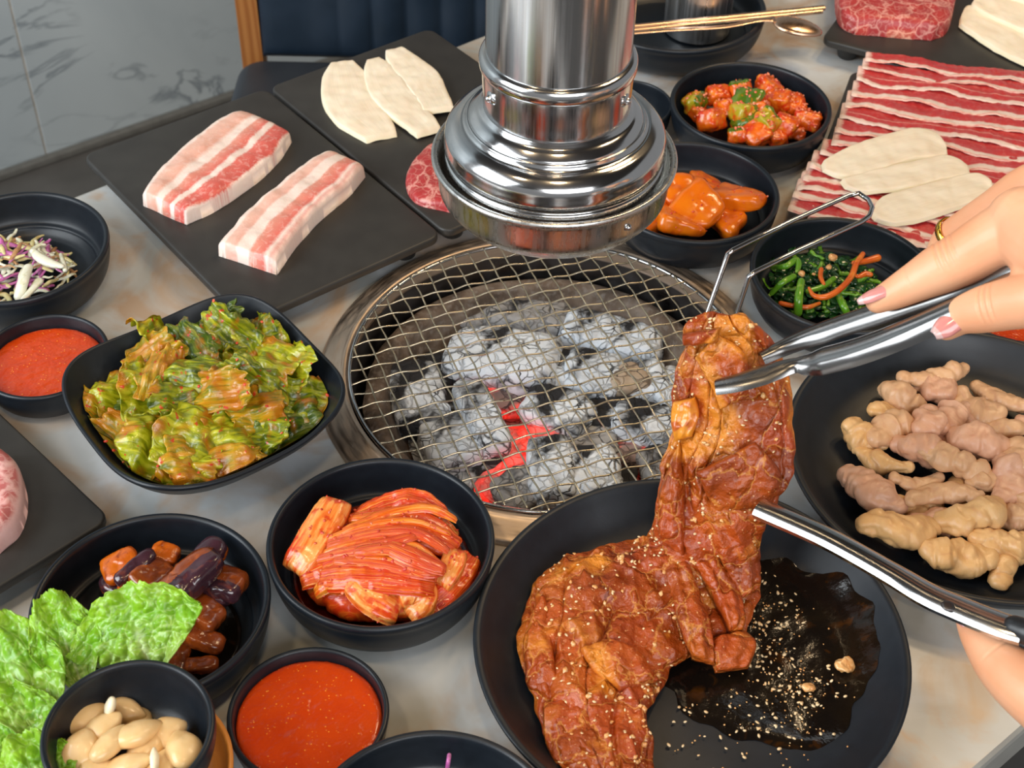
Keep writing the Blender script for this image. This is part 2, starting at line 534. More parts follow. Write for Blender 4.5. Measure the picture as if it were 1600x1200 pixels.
# ------------------------------------------------------------------ chair behind the table
chair = thing('dining_chair', 'navy leather dining chair with an orange wooden frame behind the table', 'chair', (-12, 150, -75))
def chair_parts():
    x0, x1 = -36.9, 12.0
    V, F = rprism(rounded_rect(((x0+x1)/2, 147), (1, 0), (x1-x0)/2, 22.5, 3.5, 6), -35, -28, 1.6, 4)
    obj('seat', V, F, M_SEAT, chair)
    # padded backrest with vertical channels
    nu, nv = 60, 120; rows = []
    xs = np.linspace(x0+2.9, x1-2.9, nv); zs = np.linspace(-28.2, 18, nu)
    V = []
    for side in (0, 1):
        for z in zs:
            for x in xs:
                e1 = 1-abs(2*(z+28.2)/46.2-1)**10; e2 = 1-abs(2*(x-x0-2.9)/(x1-x0-5.8)-1)**14
                u = (x-x0)/(x1-x0)
                ch = .75*abs(math.sin(u*PI*11))**.6*min(1, max(0, (u-.2)*6))
                y = 170.2-(1.2+ch+.35*fbm(x, z, 0, .09))*max(0, e1*e2)**.5 if side == 0 else 173.2
                V.append((x, y+(z+25)*.06, z))
    F = []; m = nu*nv
    for i in range(nu-1):
        for j in range(nv-1):
            a, b, c, d = i*nv+j, i*nv+j+1, (i+1)*nv+j+1, (i+1)*nv+j
            F += [(a, b, c, d), (d+m, c+m, b+m, a+m)]
    ring = [j for j in range(nv)]+[i*nv+nv-1 for i in range(1, nu)]+[(nu-1)*nv+j for j in range(nv-2, -1, -1)]+[i*nv for i in range(nu-2, 0, -1)]
    for a, b in zip(ring, ring[1:]+ring[:1]): F.append((b, a, a+m, b+m))
    obj('backrest', V, F, M_NAVY, chair)
    for x in (x0+1.4, x1-1.4):
        V = []; F = []
        secs = [(-75, 175.5), (-40, 171.5), (-20, 171.6), (20, 174.2)]
        for z, y in secs:
            for dx, dy in ((-1.4, -1.5), (1.4, -1.5), (1.4, 1.5), (-1.4, 1.5)): V.append((x+dx, y+dy, z))
        for i in range(3):
            for k in range(4): F.append((i*4+k, i*4+(k+1) % 4, (i+1)*4+(k+1) % 4, (i+1)*4+k))
        F += [(3, 2, 1, 0), (12, 13, 14, 15)]
        obj('rear_post', V, F, M_WOOD, chair, smooth=False)
        V, F = box((x, 128, -55), (1.5, 1.5, 20), 0, .4)
        obj('leg', V, F, M_WOOD, chair, smooth=False)
    V, F = box(((x0+x1)/2, 174.6, 18.5), ((x1-x0)/2, 1.5, 1.6), 0, .5)
    obj('top_rail', V, F, M_WOOD, chair, smooth=False)
chair_parts()

# ------------------------------------------------------------------ charcoal grill
grill = thing('charcoal_grill', 'round brushed steel charcoal grill pit set into the table top', 'grill', (GC[0], GC[1], -30))
ringp = smooth_prof([(15.5, -2.2), (15.5, .02), (16.7, .02), (16.7, .22), (16.5, .42), (15.9, .62), (15.2, .86), (14.95, 1.0), (14.75, .98), (14.66, .8), (14.6, -.5), (14.5, -2.2)], 4)
V, F = lathe(ringp, (*GC, 0), 160, closed=True); obj('steel_rim', V, F, M_RING, grill, auto=50)
V, F = lathe([(14.5, -.25), (14.5, -1.2), (14.3, -2.5), (14.3, -10), (13, -12), (.1, -12), (.1, -12.5), (14, -12.5), (14.9, -11), (14.9, -.25)], (*GC, 0), 128, closed=True)
obj('fire_box', V, F, M_DARKST, grill, auto=40)
V, F = lathe([(14.3, -12.5), (14.3, -30), (.1, -30), (.1, -12.6)], (*GC, 0), 64, closed=True); obj('housing', V, F, M_DARKST, grill, auto=40)
def claymat():
    g = Net('sooty_fireclay')
    f = g.noise(28, 5, .6); s = g.noise(220, 3)
    col = g.ramp(f, [(.3, (.06, .045, .034)), (.5, (.14, .098, .070)), (.72, (.30, .24, .19))])
    g.set(col=g.mix(g.ramp(s, [(.5, 0.0), (.75, .6)]), col, (.3, .27, .24)), rough=.95); g.bump(g.noise(260, 4), .8, .0015); return g.m
M_CLAY = claymat()
def clay():
    prof = smooth_prof([(12.4, -11.5), (13.1, -6), (13.45, -2.6), (13.3, -2.0), (12.7, -1.75), (12.1, -2.0), (11.8, -2.9), (10.8, -5.2), (9.0, -6.6), (5, -7.2), (.1, -7.2)], 5)
    V, F = lathe(prof, (GC[0]-.1, GC[1]+.3, 0), 140)
    V = np.array(V)
    for i in range(len(V)):
        p = V[i]; d = .28*fbm(p[0], p[1], p[2], .35, 4); V[i] = p+d*np.array((-(p[0]-GC[0])/13, -(p[1]-GC[1])/13, .6))
    return V, F
V, F = clay(); obj('clay_fire_pot', V, F, M_CLAY, grill)

# woven grate: two families of crimped wires, each wire its own part
grate = thing('wire_grate', 'round woven wire grill grate with a folding loop handle over the coals', 'grill grate', (GC[0], GC[1], .9))
def grate_parts():
    R = 14.35; sp = 1.29; a0 = math.radians(21)
    for fam in (0, 1):
        a = a0 + fam*PI/2
        d = np.array((math.cos(a), math.sin(a))); q = np.array((-d[1], d[0]))
        for k in range(-11, 12):
            off = (k+.5*0)*sp
            if abs(off) > R-.25: continue
            h = math.sqrt(R*R-off*off)
            n = max(8, int(2*h/sp*6)); P = []
            for i in range(n+1):
                s = -h+2*h*i/n
                ph = (s/sp)*PI + (k % 2)*PI + fam*PI
                sag = -.10*(1-(s*s+off*off)/R/R) + .05*math.sin(s*.31+k)
                p = np.array(GC)+d*s+q*(off+.035*math.sin(s*1.3+k*2.1)+.02*math.cos(ph*1.0+1))
                P.append((p[0], p[1], 1.12+sag+.078*math.cos(ph)))
            V, F = tube(P, .07, 6)
            obj('wire', V, F, M_WIRE, grate)
    P = [(GC[0]+14.42*math.cos(t), GC[1]+14.42*math.sin(t), .98) for t in np.linspace(0, 2*PI, 121)]
    V, F = tube(P, .14, 8, caps=False); obj('rim_wire', V, F, M_STEEL, grate)
    hp = [(13.16,78.78,1.3),(14.09,81.12,3.5),(15.17,82.01,8.5),(15.48,82.13,8.7),(20.21,85.61,8.9),(24.59,88.51,9.1),(25.45,88.86,9.1),(26.03,88.08,9.1),(26.15,87.05,9.1),(25.74,86.01,9.1),(25.02,85.28,9.1),(20.23,82.12,8.9),(16.72,79.63,8.7),(16.36,79.44,8.5),(16.1,80.61,3.5),(15.26,77.81,1.3)]
    V, F = tube(hp, .19, 12); obj('loop_handle', V, F, M_STEEL, grate)
grate_parts()

# ------------------------------------------------------------------ extractor duct above the grill
HC = (2.38, 78.1)
hood = thing('extractor_duct', 'polished steel smoke extractor duct hanging down over the grill', 'extractor', (HC[0], HC[1], 15.3))
V, F = lathe([(4.3, 25.2), (4.47, 25.2), (4.47, 120), (4.3, 120)], (*HC, 0), 128, closed=True); obj('duct_pipe', V, F, M_DUCT, hood, auto=40)
V, F = lathe(smooth_prof([(4.3, 26.0), (4.55, 25.75), (4.78, 25.75), (4.86, 26.0), (4.85, 26.35), (4.72, 26.6), (4.5, 26.72), (4.3, 26.7)], 4), (*HC, 0), 128, closed=True); obj('collar_ring', V, F, M_STEEL, hood)
V, F = lathe(smooth_prof([(4.4, 25.9), (4.64, 25.9), (4.66, 25.2), (4.62, 24.0), (4.6, 23.0), (4.4, 22.9)], 4), (*HC, 0), 128, closed=True)
collar = obj('collar', V, F, M_DUCT, hood, auto=50)
V, F = lathe(smooth_prof([(6.8, 18.9), (7.0, 18.95), (7.08, 19.15), (7.02, 19.4), (6.9, 19.55), (6.95, 19.8), (7.06, 20.0), (7.04, 20.5), (6.95, 21.1), (6.5, 21.6), (6.05, 21.8), (5.85, 21.82), (5.72, 21.95), (5.62, 22.15), (5.5, 22.15), (5.42, 22.3), (5.1, 22.6), (4.85, 22.75), (4.66, 22.95), (4.5, 23.1), (4.4, 22.9), (5.3, 22.0), (6.3, 21.3), (6.9, 20.3), (6.8, 19.2)], 5), (*HC, 0), 144, closed=True)
obj('dome', V, F, M_STEEL, hood)
bowlp = smooth_prof([(7.4, 19.15), (7.55, 19.4), (7.78, 19.44), (7.9, 19.25), (7.82, 19.02), (7.6, 18.9), (7.52, 18.3), (7.44, 17.1), (7.2, 16.6), (7.05, 16.45), (6.6, 15.9), (5.9, 15.45), (5.0, 15.25), (3.8, 15.2), (3.6, 15.4), (3.8, 15.5), (5.4, 15.65), (6.6, 16.4), (7.2, 17.3), (7.38, 18.6)], 5)
V, F = lathe(bowlp, (*HC, 0), 144, closed=True); bowlo = obj('grease_bowl', V, F, steel('brushed_bowl_steel', (.66, .65, .62), .26, (300, 300, 40)), hood)
def rivet(ang, z, r, parent):
    c = np.array((HC[0]+r*math.cos(ang), HC[1]+r*math.sin(ang), z)); d = np.array((math.cos(ang), math.sin(ang), 0))
    D, F = ico(3); Q = rot(0, 0, ang)
    V = (D*np.array((.18, .52, .42)))@Q.T+c
    V2 = (D*np.array((.3, .24, .24)))@Q.T+c+d*.12
    V, F = join((V, F), (V2, F))
    o = obj('rivet', V, F, M_STEEL, parent)
for an in (-2.62, -.50): rivet(an, 24.7, 4.62, collar)
rivet(-.92, 18.0, 7.35, bowlo)

# ------------------------------------------------------------------ serving boards
def board(name, label, corner, ux, L1, L2, z=2.4, foot=True, lip=True):
    """corner = one corner; ux unit along the first side, second side 90 deg clockwise (towards the viewer)"""
    ux = np.array(ux)/np.linalg.norm(ux); uy = np.array((ux[1], -ux[0]))
    c = np.array(corner)+ux*L1/2+uy*L2/2
    t = thing(name, label, 'board', (c[0], c[1], 0), 'black serving boards')
    V, F = rprism(rounded_rect(c, ux, L1/2, L2/2, 1.0, 5), z-.75, z, .2, 3)
    obj('board_top', V, F, M_BOARD, t, auto=60)
    for a in (-1, 1):
        for b in (-1, 1):
            p = c+ux*(L1/2-2.2)*a+uy*(L2/2-2.2)*b
            if (p@Nn) > 98.6 : p = p-Nn*((p@Nn)-98.0)
            V, F = lathe([(.1, 0), (.75, 0), (.9, .15), (1.25, z-.72), (.1, z-.72)], (p[0], p[1], 0), 20)
            obj('foot', V, F, M_BOARD, t, auto=40)
    return t
e1 = np.array((.779, .627)); ee = (.779, .627)
cA = np.array((-36.44,101.36,2.4)[:2])
board('serving_board', 'black serving board carrying the two slabs of pork belly', cA, ee, 17.75, 26.9)
board('serving_board', 'black serving board with three mushroom slices, butted against the pork belly board', cA+e1*18.05, ee, 17.75, 26.9)
board('serving_board', 'black serving board with a marbled steak and white mushroom slices, at the far right', (28.6, 123.4), (.454, .891), 18, 26.9)
board('serving_board', 'black serving board at the left edge under the pink rolled steak', (-57.1, 66.9), (.695, .719), 18, 26.9)
board('serving_board', 'black serving board buried under thin red beef brisket slices', (22.5, 94.2), (.326, .945), 25.0, 24)

# ------------------------------------------------------------------ bowls
def dish(name, label, c, R, H, kind='banchan', group=None, mat=None, cat='bowl'):
    if kind == 'banchan':
        k = R/7.0; h = H/4.0
        p = [(.1, 0), (4.6*k, 0), (4.9*k, .12), (5.9*k, .55*h), (6.55*k, 1.5*h), (6.85*k, 2.6*h), (6.92*k, 3.3*h), (7.0*k, 3.6*h), (7.0*k, 3.85*h), (6.88*k, 4.0*h), (6.7*k, 3.98*h),
             (6.56*k, 3.8*h), (6.5*k, 3.2*h), (6.35*k, 2.2*h), (6.1*k, 1.62*h), (5.75*k, 1.45*h), (5.6*k, 1.2*h), (5.1*k, .8*h), (4.2*k, .62*h), (.1, .6*h)]
    elif kind == 'sauce':
        k = R/4.55; h = H/3.0
        p = [(.1, 0), (3.1*k, 0), (3.3*k, .1), (3.9*k, .5*h), (4.3*k, 1.3*h), (4.46*k, 2.2*h), (4.55*k, 2.7*h), (4.55*k, 2.9*h), (4.44*k, 3.0*h), (4.3*k, 2.98*h), (4.2*k, 2.75*h), (4.1*k, 1.8*h), (3.8*k, 1.0*h), (3.0*k, .5*h), (.1, .45*h)]
    elif kind == 'plate':
        p = [(.1, 0), (8.6, 0), (8.9, .1), (10.4, .6), (11.9, 1.7), (12.55, 2.55), (12.76, 2.95), (12.72, 3.12), (12.5, 3.15), (12.25, 3.0), (11.6, 2.2), (10.6, 1.25), (9.5, .78), (8.4, .6), (6, .5), (.1, .48)]
    pr = smooth_prof(p, 5)
    V, F = lathe(pr, (c[0], c[1], .02), 144)
    if kind == 'plate':
        V = np.array(V)
    o = obj(name, V, F, mat or M_BLACK)
    return tag(o, label, cat, group)
G7 = 'matt black side dish bowls'
KC = (-7.84, 58.52); CC = (20.23, 109.22); EC = (-20.97, 53.31); PC = (14.14, 96.1); SC = (24.75, 85.88); WC = (-37.9, 86.9)
dish('side_dish_bowl', 'matt black bowl holding the red cabbage kimchi', KC, 7, 4, group=G7)
dish('side_dish_bowl', 'matt black bowl holding the cucumber kimchi cubes', CC, 7, 4, group=G7)
dish('side_dish_bowl', 'matt black bowl holding the glazed eggplant', EC, 7, 4, group=G7)
dish('side_dish_bowl', 'matt black bowl holding the orange radish wedges, beside the duct', PC, 7, 4, group=G7)
dish('side_dish_bowl', 'matt black bowl holding the green spinach', SC, 7, 4, group=G7)
dish('side_dish_bowl', 'matt black bowl holding shredded cabbage at the left edge', WC, 7, 4, group=G7)
dish('side_dish_bowl', 'matt black bowl cut by the bottom edge with a purple shred inside', (-3.55, 38.0), 7, 4, group=G7)
dish('cutlery_tray_bowl', 'wide black dish under the steel cup and cutlery at the top edge', (14.6, 126.6), 8.9, 4, group=G7)
SB = 'small round sauce bowls'
S1 = (-10.97, 46.56); S2 = (-33.09, 75.71); S3 = (37.6, 76.9)
dish('sauce_bowl', 'small black bowl filled with red chili sauce at the bottom edge', S1, 4.51, 3, 'sauce', SB)
dish('sauce_bowl', 'small black bowl filled with red chili sauce beside the lettuce salad', S2, 4.51, 3, 'sauce', SB)
dish('sauce_bowl', 'small black bowl filled with red chili sauce behind the intestine plate', (37.4, 83.9), 4.6, 3, 'sauce', SB)
dish('sauce_bowl', 'small empty black bowl half hidden behind the steel duct', (9.7, 110.4), 3.9, 3, 'sauce', SB)
P1 = (10.82, 52.27); P2 = (31.2, 67.88)
dish('dinner_plate', 'large black plate holding the marinated pork', P1, 12.76, 3.1, 'plate', 'large black plates', M_BLACK2, 'plate')
dish('dinner_plate', 'large black plate holding the boiled intestines', P2, 12.76, 3.1, 'plate', 'large black plates', M_BLACK2, 'plate')

LB = (-20.6, 70.5); LBA = math.radians(38)
def square_bowl():
    prof = smooth_prof([(.05, 0), (3.3, 0), (3.6, .12), (5.2, 1.2), (7.2, 3.2), (8.15, 4.45), (8.32, 4.75), (8.28, 4.9), (8.1, 4.92), (7.85, 4.6), (6.9, 3.4), (5.2, 1.65), (4.2, .85), (3.0, .6), (.05, .55)], 5)
    n = 160; V = []; F = []
    for r, z in prof:
        p = 2+1.35*min(1, r/7.5)**2
        for k in range(n):
            a = 2*PI*k/n
            rr_ = (abs(math.cos(a))**p+abs(math.sin(a))**p)**(-1/p)
            corner = (abs(math.sin(2*a)))**3
            zz = z+.55*corner*(max(0, z)/4.9)**2
            x, y = rr_*r*math.cos(a), rr_*r*math.sin(a)
            V.append((LB[0]+x*math.cos(LBA)-y*math.sin(LBA), LB[1]+x*math.sin(LBA)+y*math.cos(LBA), zz+.02))
    m = len(prof)
    for i in range(m-1):
        for k in range(n):
            k2 = (k+1) % n; F.append((i*n+k, i*n+k2, (i+1)*n+k2, (i+1)*n+k))
    F.append(tuple(range(n-1, -1, -1))); F.append(tuple((m-1)*n+k for k in range(n)))
    return V, F
V, F = square_bowl()
tag(obj('salad_bowl', V, F, M_BLACK), 'square black bowl with rounded corners full of dressed lettuce', 'bowl')
M_TRAY = simple('orange_wood_tray', (.62, .22, .03), (.52, .16, .02), .38, 25, .1)
GBF = (-19.4,42.25,7.5,4.44); GB = GBF[:2]; TRY = (-19.72,42.4,3.4)
V, F = lathe(smooth_prof([(.1, 0), (3.6, 0), (4.0, .2), (4.9, 1.6), (5.2, 3.2), (5.1, 3.42), (4.9, 3.35), (4.6, 2.4), (3.6, .7), (.1, .6)], 5), (TRY[0], TRY[1], .02), 96)
tag(obj('round_tray', V, F, M_TRAY), 'orange wooden round tray under the garlic bowl and lettuce leaves', 'tray')
gk = GBF[3]/4.72
V, F = lathe(smooth_prof([(.1*gk, 0), (2.6*gk, 0), (2.9*gk, .15), (4.1*gk, 1.3), (4.6*gk, 2.6), (4.72*gk, 3.6), (4.68*gk, 3.85), (4.5*gk, 3.92), (4.32*gk, 3.75), (4.2*gk, 3.0), (3.8*gk, 1.7), (2.8*gk, .9), (.1*gk, .75)], 5), (GB[0], GB[1], 3.6), 128)
tag(obj('garlic_bowl', V, F, M_BLACK), 'small deep black bowl holding peeled garlic cloves', 'bowl')

# ------------------------------------------------------------------ food materials
def bands(name, stops, dist=.10, along=5, fine=.25, rough=.38, sss=.12, finecol=(.85, .62, .55), vein=0, coat=.2, across=1.5, tip=0.0):
    FAT_ = (.86, .66, .56)
    """meat whose fat and lean run in bands across v"""
    g = Net(name); u = g.sep(g.uv)
    p = g.comb(g.math('MULTIPLY', u[0], along), g.math('MULTIPLY', u[1], across))
    n = g.noise(1.0, 4, .3, vec=p)
    v = g.math('ADD', u[1], g.math('MULTIPLY', g.math('SUBTRACT', n, .5), dist*2))
    f2 = g.noise(1.0, 5, 1.0, vec=g.comb(g.math('MULTIPLY', u[0], 60), g.math('MULTIPLY', u[1], 18)))
    v2 = g.math('ADD', v, g.math('MULTIPLY', g.math('SUBTRACT', f2, .5), .05))
    col = g.ramp(v2, stops)
    fm = g.ramp(g.noise(260, 4, .8), [(.52, 0.0), (.62, fine)])
    col = g.mix(fm, col, finecol)
    if vein:
        e = g.vor(vein, vec=g.comb(g.math('ADD', g.math('MULTIPLY', u[0], 3), g.math('MULTIPLY', n, .6)), g.math('ADD', u[1], g.math('MULTIPLY', f2, .25))), feature='DISTANCE_TO_EDGE')
        col = g.mix(g.ramp(e, [(0, .75), (.05, 0.0)]), col, finecol)
    tipm = g.ramp(g.math('ADD', u[0], g.math('MULTIPLY', f2, .03)), [(.030, tip), (.045, 0.0)])
    g.set(col=g.mix(tipm, col, FAT_), rough=rough, sss=sss, coat=coat, coatr=.25)
    g.bump(g.math('ADD', g.noise(260, 4), g.math('MULTIPLY', f2, .8)), .35, .0008)
    return g.m
FAT = (.86, .70, .62); FATP = (.80, .50, .40); LEAN = (.70, .16, .12); LEANP = (.74, .30, .22); RED = (.60, .04, .04)
M_BELLY1 = bands('pork_belly', [(0, FAT), (.07, FAT), (.10, FATP), (.30, (.76, .38, .28)), (.36, FAT), (.45, FAT), (.48, LEANP), (.62, LEAN), (.65, FAT), (.71, FAT), (.74, LEAN), (.95, (.62, .10, .08)), (.98, FAT)], .07, 4, .3)
M_BELLY2 = bands('pork_belly_pale', [(0, FAT), (.10, FAT), (.13, FATP), (.30, (.78, .42, .33)), (.34, FAT), (.52, FAT), (.56, LEANP), (.78, LEAN), (.84, FAT), (.90, (.78, .40, .34)), (1, FAT)], .07, 4, .3)
def marble(name, base, fat, scale=55, amt=.9, w=.10, rim=None, rough=.4):
    g = Net(name)
    n = g.noise(60, 4, 0); vv = g.node('ShaderNodeVectorMath', {0: g.obj, 1: g.node('ShaderNodeTexNoise', {'Vector': g.obj, 'Scale': 45, 'Detail': 3}).outputs[1]}, operation='MULTIPLY_ADD')
    off = g.node('ShaderNodeVectorMath', {0: g.node('ShaderNodeTexNoise', {'Vector': g.obj, 'Scale': 70, 'Detail': 4}).outputs[1], 1: (.022, .022, .022)}, operation='MULTIPLY').outputs[0]
    vec = g.node('ShaderNodeVectorMath', {0: g.obj, 1: off}, operation='ADD').outputs[0]
    e = g.vor(scale, vec=vec, feature='DISTANCE_TO_EDGE')
    e2 = g.vor(scale*2.6, vec=vec, feature='DISTANCE_TO_EDGE')
    m = g.ramp(e, [(0, amt), (w, 0.0)]); m2 = g.ramp(e2, [(0, amt*.7), (w*.8, 0.0)])
    col = g.mix(m2, g.mix(m, g.mix(n, base, tuple(x*.7 for x in base)), fat), fat)
    if rim:
        u = g.sep(g.uv); d = g.math('MAXIMUM', g.math('ABSOLUTE', g.math('SUBTRACT', u[0], .5)), g.math('ABSOLUTE', g.math('SUBTRACT', u[1], .5)))
        col = g.mix(g.ramp(g.math('ADD', d, g.math('MULTIPLY', n, .06)), [(rim, 0.0), (rim+.04, .9)]), col, fat)
    g.set(col=col, rough=rough, sss=.1, coat=.15, coatr=.3); g.bump(g.noise(300, 4), .3, .0008)
    return g.m
M_STEAK = marble('marbled_steak', (.50, .045, .045), (.84, .46, .38), 50, .62, .075)
M_STEAK2 = marble('pink_rolled_steak', (.62, .17, .16), (.84, .52, .48), 42, .8, .12, .46)
M_BRISKET = bands('beef_brisket', [(0, RED), (.40, (.50, .03, .035)), (.73, (.58, .045, .045)), (.77, (.84, .48, .40)), (.80, FAT), (.95, (.86, .60, .50)), (.97, (.70, .22, .19)), (1, (.84, .5, .44))], .085, 9, .08, .35, coat=.35, tip=.8)
M_BRISKET2 = bands('beef_brisket_lean', [(0, RED), (.52, (.52, .035, .035)), (.55, (.82, .4, .33)), (.58, RED), (.80, (.54, .035, .04)), (.84, (.85, .55, .46)), (.95, FAT), (1, (.8, .5, .44))], .05, 8, .08, .35, tip=.8)
def mushroom():
    g = Net('king_oyster_mushroom'); u = g.sep(g.uv)
    p = g.comb(g.math('MULTIPLY', u[0], 3), g.math('MULTIPLY', u[1], 34))
    s = g.noise(1.0, 4, .2, vec=p)
    d = g.math('MAXIMUM', g.math('MULTIPLY', g.math('ABSOLUTE', g.math('SUBTRACT', u[0], .5)), .99), g.math('ABSOLUTE', g.math('SUBTRACT', u[1], .5)))
    col = g.mix(g.ramp(g.noise(38, 3), [(.3, 0.0), (.75, 1.0)]), (.95, .85, .68), (.88, .73, .54))
    col = g.mix(g.ramp(s, [(.45, 0.0), (.8, .35)]), col, (.66, .56, .42))
    col = g.mix(g.ramp(d, [(.482, 0.0), (.497, .85)]), col, (.80, .72, .50))
    g.set(col=col, rough=.55, sss=.15); g.bump(s, .2, .0006); return g.m
M_MUSH = mushroom()
def sauce(name, c1, c2, sp, dark=1, bumpd=.0008):
    g = Net(name)
    s = g.vor(420, rnd=1); m = g.ramp(s, [(.12, 1.0), (.22, 0.0)])
    sel = g.ramp(g.noise(190, 2), [(.50, 0.0), (.58, 1.0)])
    col = g.mix(g.noise(45, 4), c1, c2); col = g.mix(g.math('MULTIPLY', m, sel), col, sp)
    g.set(col=col, rough=.22, coat=.5, coatr=.1, spec=.5)
    g.bump(g.math('SUBTRACT', g.noise(170, 4), g.math('MULTIPLY', s, .6)), .5, bumpd); return g.m
M_SAUCE = sauce('chili_sauce', (.50, .028, .001), (.64, .070, .003), (.88, .30, .03))
def coated(name, c1, c2, c3, scale=40, rough=.24, sss=.1, coat=.5, bump=.5, s3=(.56, .66), bs=220, flakes=None):
    g = Net(name)
    a = g.noise(scale, 4, .6); b = g.noise(scale*2.3, 4, .8, vec=g.map(loc=(3, 5, 1)))
    col = g.mix(g.ramp(a, [(.38, 0.0), (.62, 1.0)]), c1, c2); col = g.mix(g.ramp(b, [(s3[0], 0.0), (s3[1], .85)]), col, c3)
    if flakes:
        v = g.vor(flakes[0]); col = g.mix(g.ramp(v, [(.10, 1.0), (.17, 0.0)]), col, flakes[1])
    g.set(col=col, rough=rough, sss=sss, coat=coat, coatr=.12); g.bump(g.noise(bs, 4), bump, .001); return g.m
M_RADISH = coated('seasoned_radish', (.80, .19, .004), (.72, .12, .003), (.58, .04, .002), 30, .24, .05, .5, .25, (.58, .72), 120)
M_CUKE = coated('seasoned_cucumber_flesh', (.76, .13, .004), (.58, .025, .003), (.80, .26, .02), 70, .28, .03, .5, .6, (.55, .66), 260, (230, (.78, .25, .15)))
M_CUKEG = coated('cucumber_skin', (.06, .13, .006), (.13, .19, .008), (.5, .10, .006), 60, .25, .0, .5, .3, (.58, .68))
M_CUKEY = coated('cucumber_core', (.40, .34, .015), (.70, .24, .01), (.60, .06, .005), 60, .28, .03, .5, .4, (.55, .66))
M_EGGF = coated('glazed_eggplant_flesh', (.30, .060, .008), (.16, .030, .006), (.46, .10, .010), 45, .22, .03, .6, .5)
M_EGGO = coated('glazed_orange_flesh', (.64, .14, .006), (.50, .085, .006), (.26, .035, .005), 60, .24, .03, .5, .5)
M_EGGP = coated('eggplant_skin', (.035, .014, .022), (.075, .025, .035), (.16, .04, .03), 40, .18, 0, .7, .35)
M_GARLIC = coated('peeled_garlic', (.78, .50, .21), (.84, .60, .31), (.70, .40, .14), 28, .34, .15, .25, .06, (.58, .75), 60)
M_GARLICW = simple('cut_garlic', (.90, .82, .62), (.86, .74, .5), .35, 60, .1, sss=.2)
M_INTEST = coated('boiled_intestine', (.62, .36, .19), (.70, .43, .24), (.56, .28, .16), 45, .42, .08, .08, .75, (.55, .72), 105)
M_INTEST2 = coated('boiled_intestine_tan', (.66, .38, .15), (.74, .47, .22), (.58, .30, .13), 45, .40, .08, .1, .75, (.55, .72), 105)
M_INTEST3 = coated('boiled_intestine_pink', (.62, .33, .20), (.68, .40, .26), (.55, .26, .15), 45, .42, .08, .08, .75, (.55, .72), 105)
def streaky(name, cols, along=2, across=26, rough=.25, fl=(.62, .04, .01), flk=.5, coat=.5, sss=.03):
    g = Net(name); u = g.sep(g.uv)
    s = g.noise(1.0, 4, .5, vec=g.comb(g.math('MULTIPLY', u[0], along), g.math('MULTIPLY', u[1], across)))
    col = g.ramp(s, [(.30, cols[0]), (.45, cols[1]), (.58, cols[2]), (.72, cols[3])])
    n = g.ramp(g.noise(130, 4), [(.54, 0.0), (.64, flk)])
    g.set(col=g.mix(n, col, fl), rough=rough, coat=coat, coatr=.12, sss=sss)
    g.bump(g.math('ADD', s, g.math('MULTIPLY', g.noise(240, 3), .5)), .6, .0012); return g.m
M_KIMCHI = streaky('kimchi_leaf', [(.52, .016, .003), (.64, .05, .005), (.76, .14, .012), (.84, .34, .07)])
M_KIMCHIS = streaky('kimchi_stem', [(.66, .05, .005), (.80, .20, .03), (.86, .36, .09), (.84, .28, .06)], 2, 9, fl=(.60, .025, .004), flk=.8)
M_KSTR = streaky('kimchi_strand', [(.60, .045, .004), (.76, .13, .008), (.84, .25, .022), (.88, .38, .07)], 2, 5, fl=(.60, .03, .004), flk=.6)
M_KJUICE = coated('kimchi_juice', (.10, .008, .003), (.17, .014, .004), (.05, .004, .002), 30, .06, 0, .8, .05)
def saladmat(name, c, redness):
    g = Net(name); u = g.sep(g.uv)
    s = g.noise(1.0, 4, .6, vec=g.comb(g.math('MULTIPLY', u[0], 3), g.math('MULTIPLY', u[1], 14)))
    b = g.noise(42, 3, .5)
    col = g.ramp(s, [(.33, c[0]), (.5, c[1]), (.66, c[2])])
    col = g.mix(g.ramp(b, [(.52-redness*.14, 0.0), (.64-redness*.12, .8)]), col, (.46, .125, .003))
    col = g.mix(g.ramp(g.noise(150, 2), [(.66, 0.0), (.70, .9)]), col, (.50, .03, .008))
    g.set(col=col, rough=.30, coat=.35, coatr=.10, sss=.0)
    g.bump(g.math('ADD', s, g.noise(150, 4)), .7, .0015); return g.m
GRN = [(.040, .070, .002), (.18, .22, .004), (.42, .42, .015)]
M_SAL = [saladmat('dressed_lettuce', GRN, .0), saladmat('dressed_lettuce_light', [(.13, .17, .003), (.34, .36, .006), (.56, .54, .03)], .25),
         saladmat('dressed_lettuce_orange', [(.14, .16, .005), (.42, .26, .008), (.58, .26, .012)], .55), saladmat('dressed_lettuce_dark', [(.02, .05, .004), (.07, .12, .008), (.2, .24, .02)], .1)]
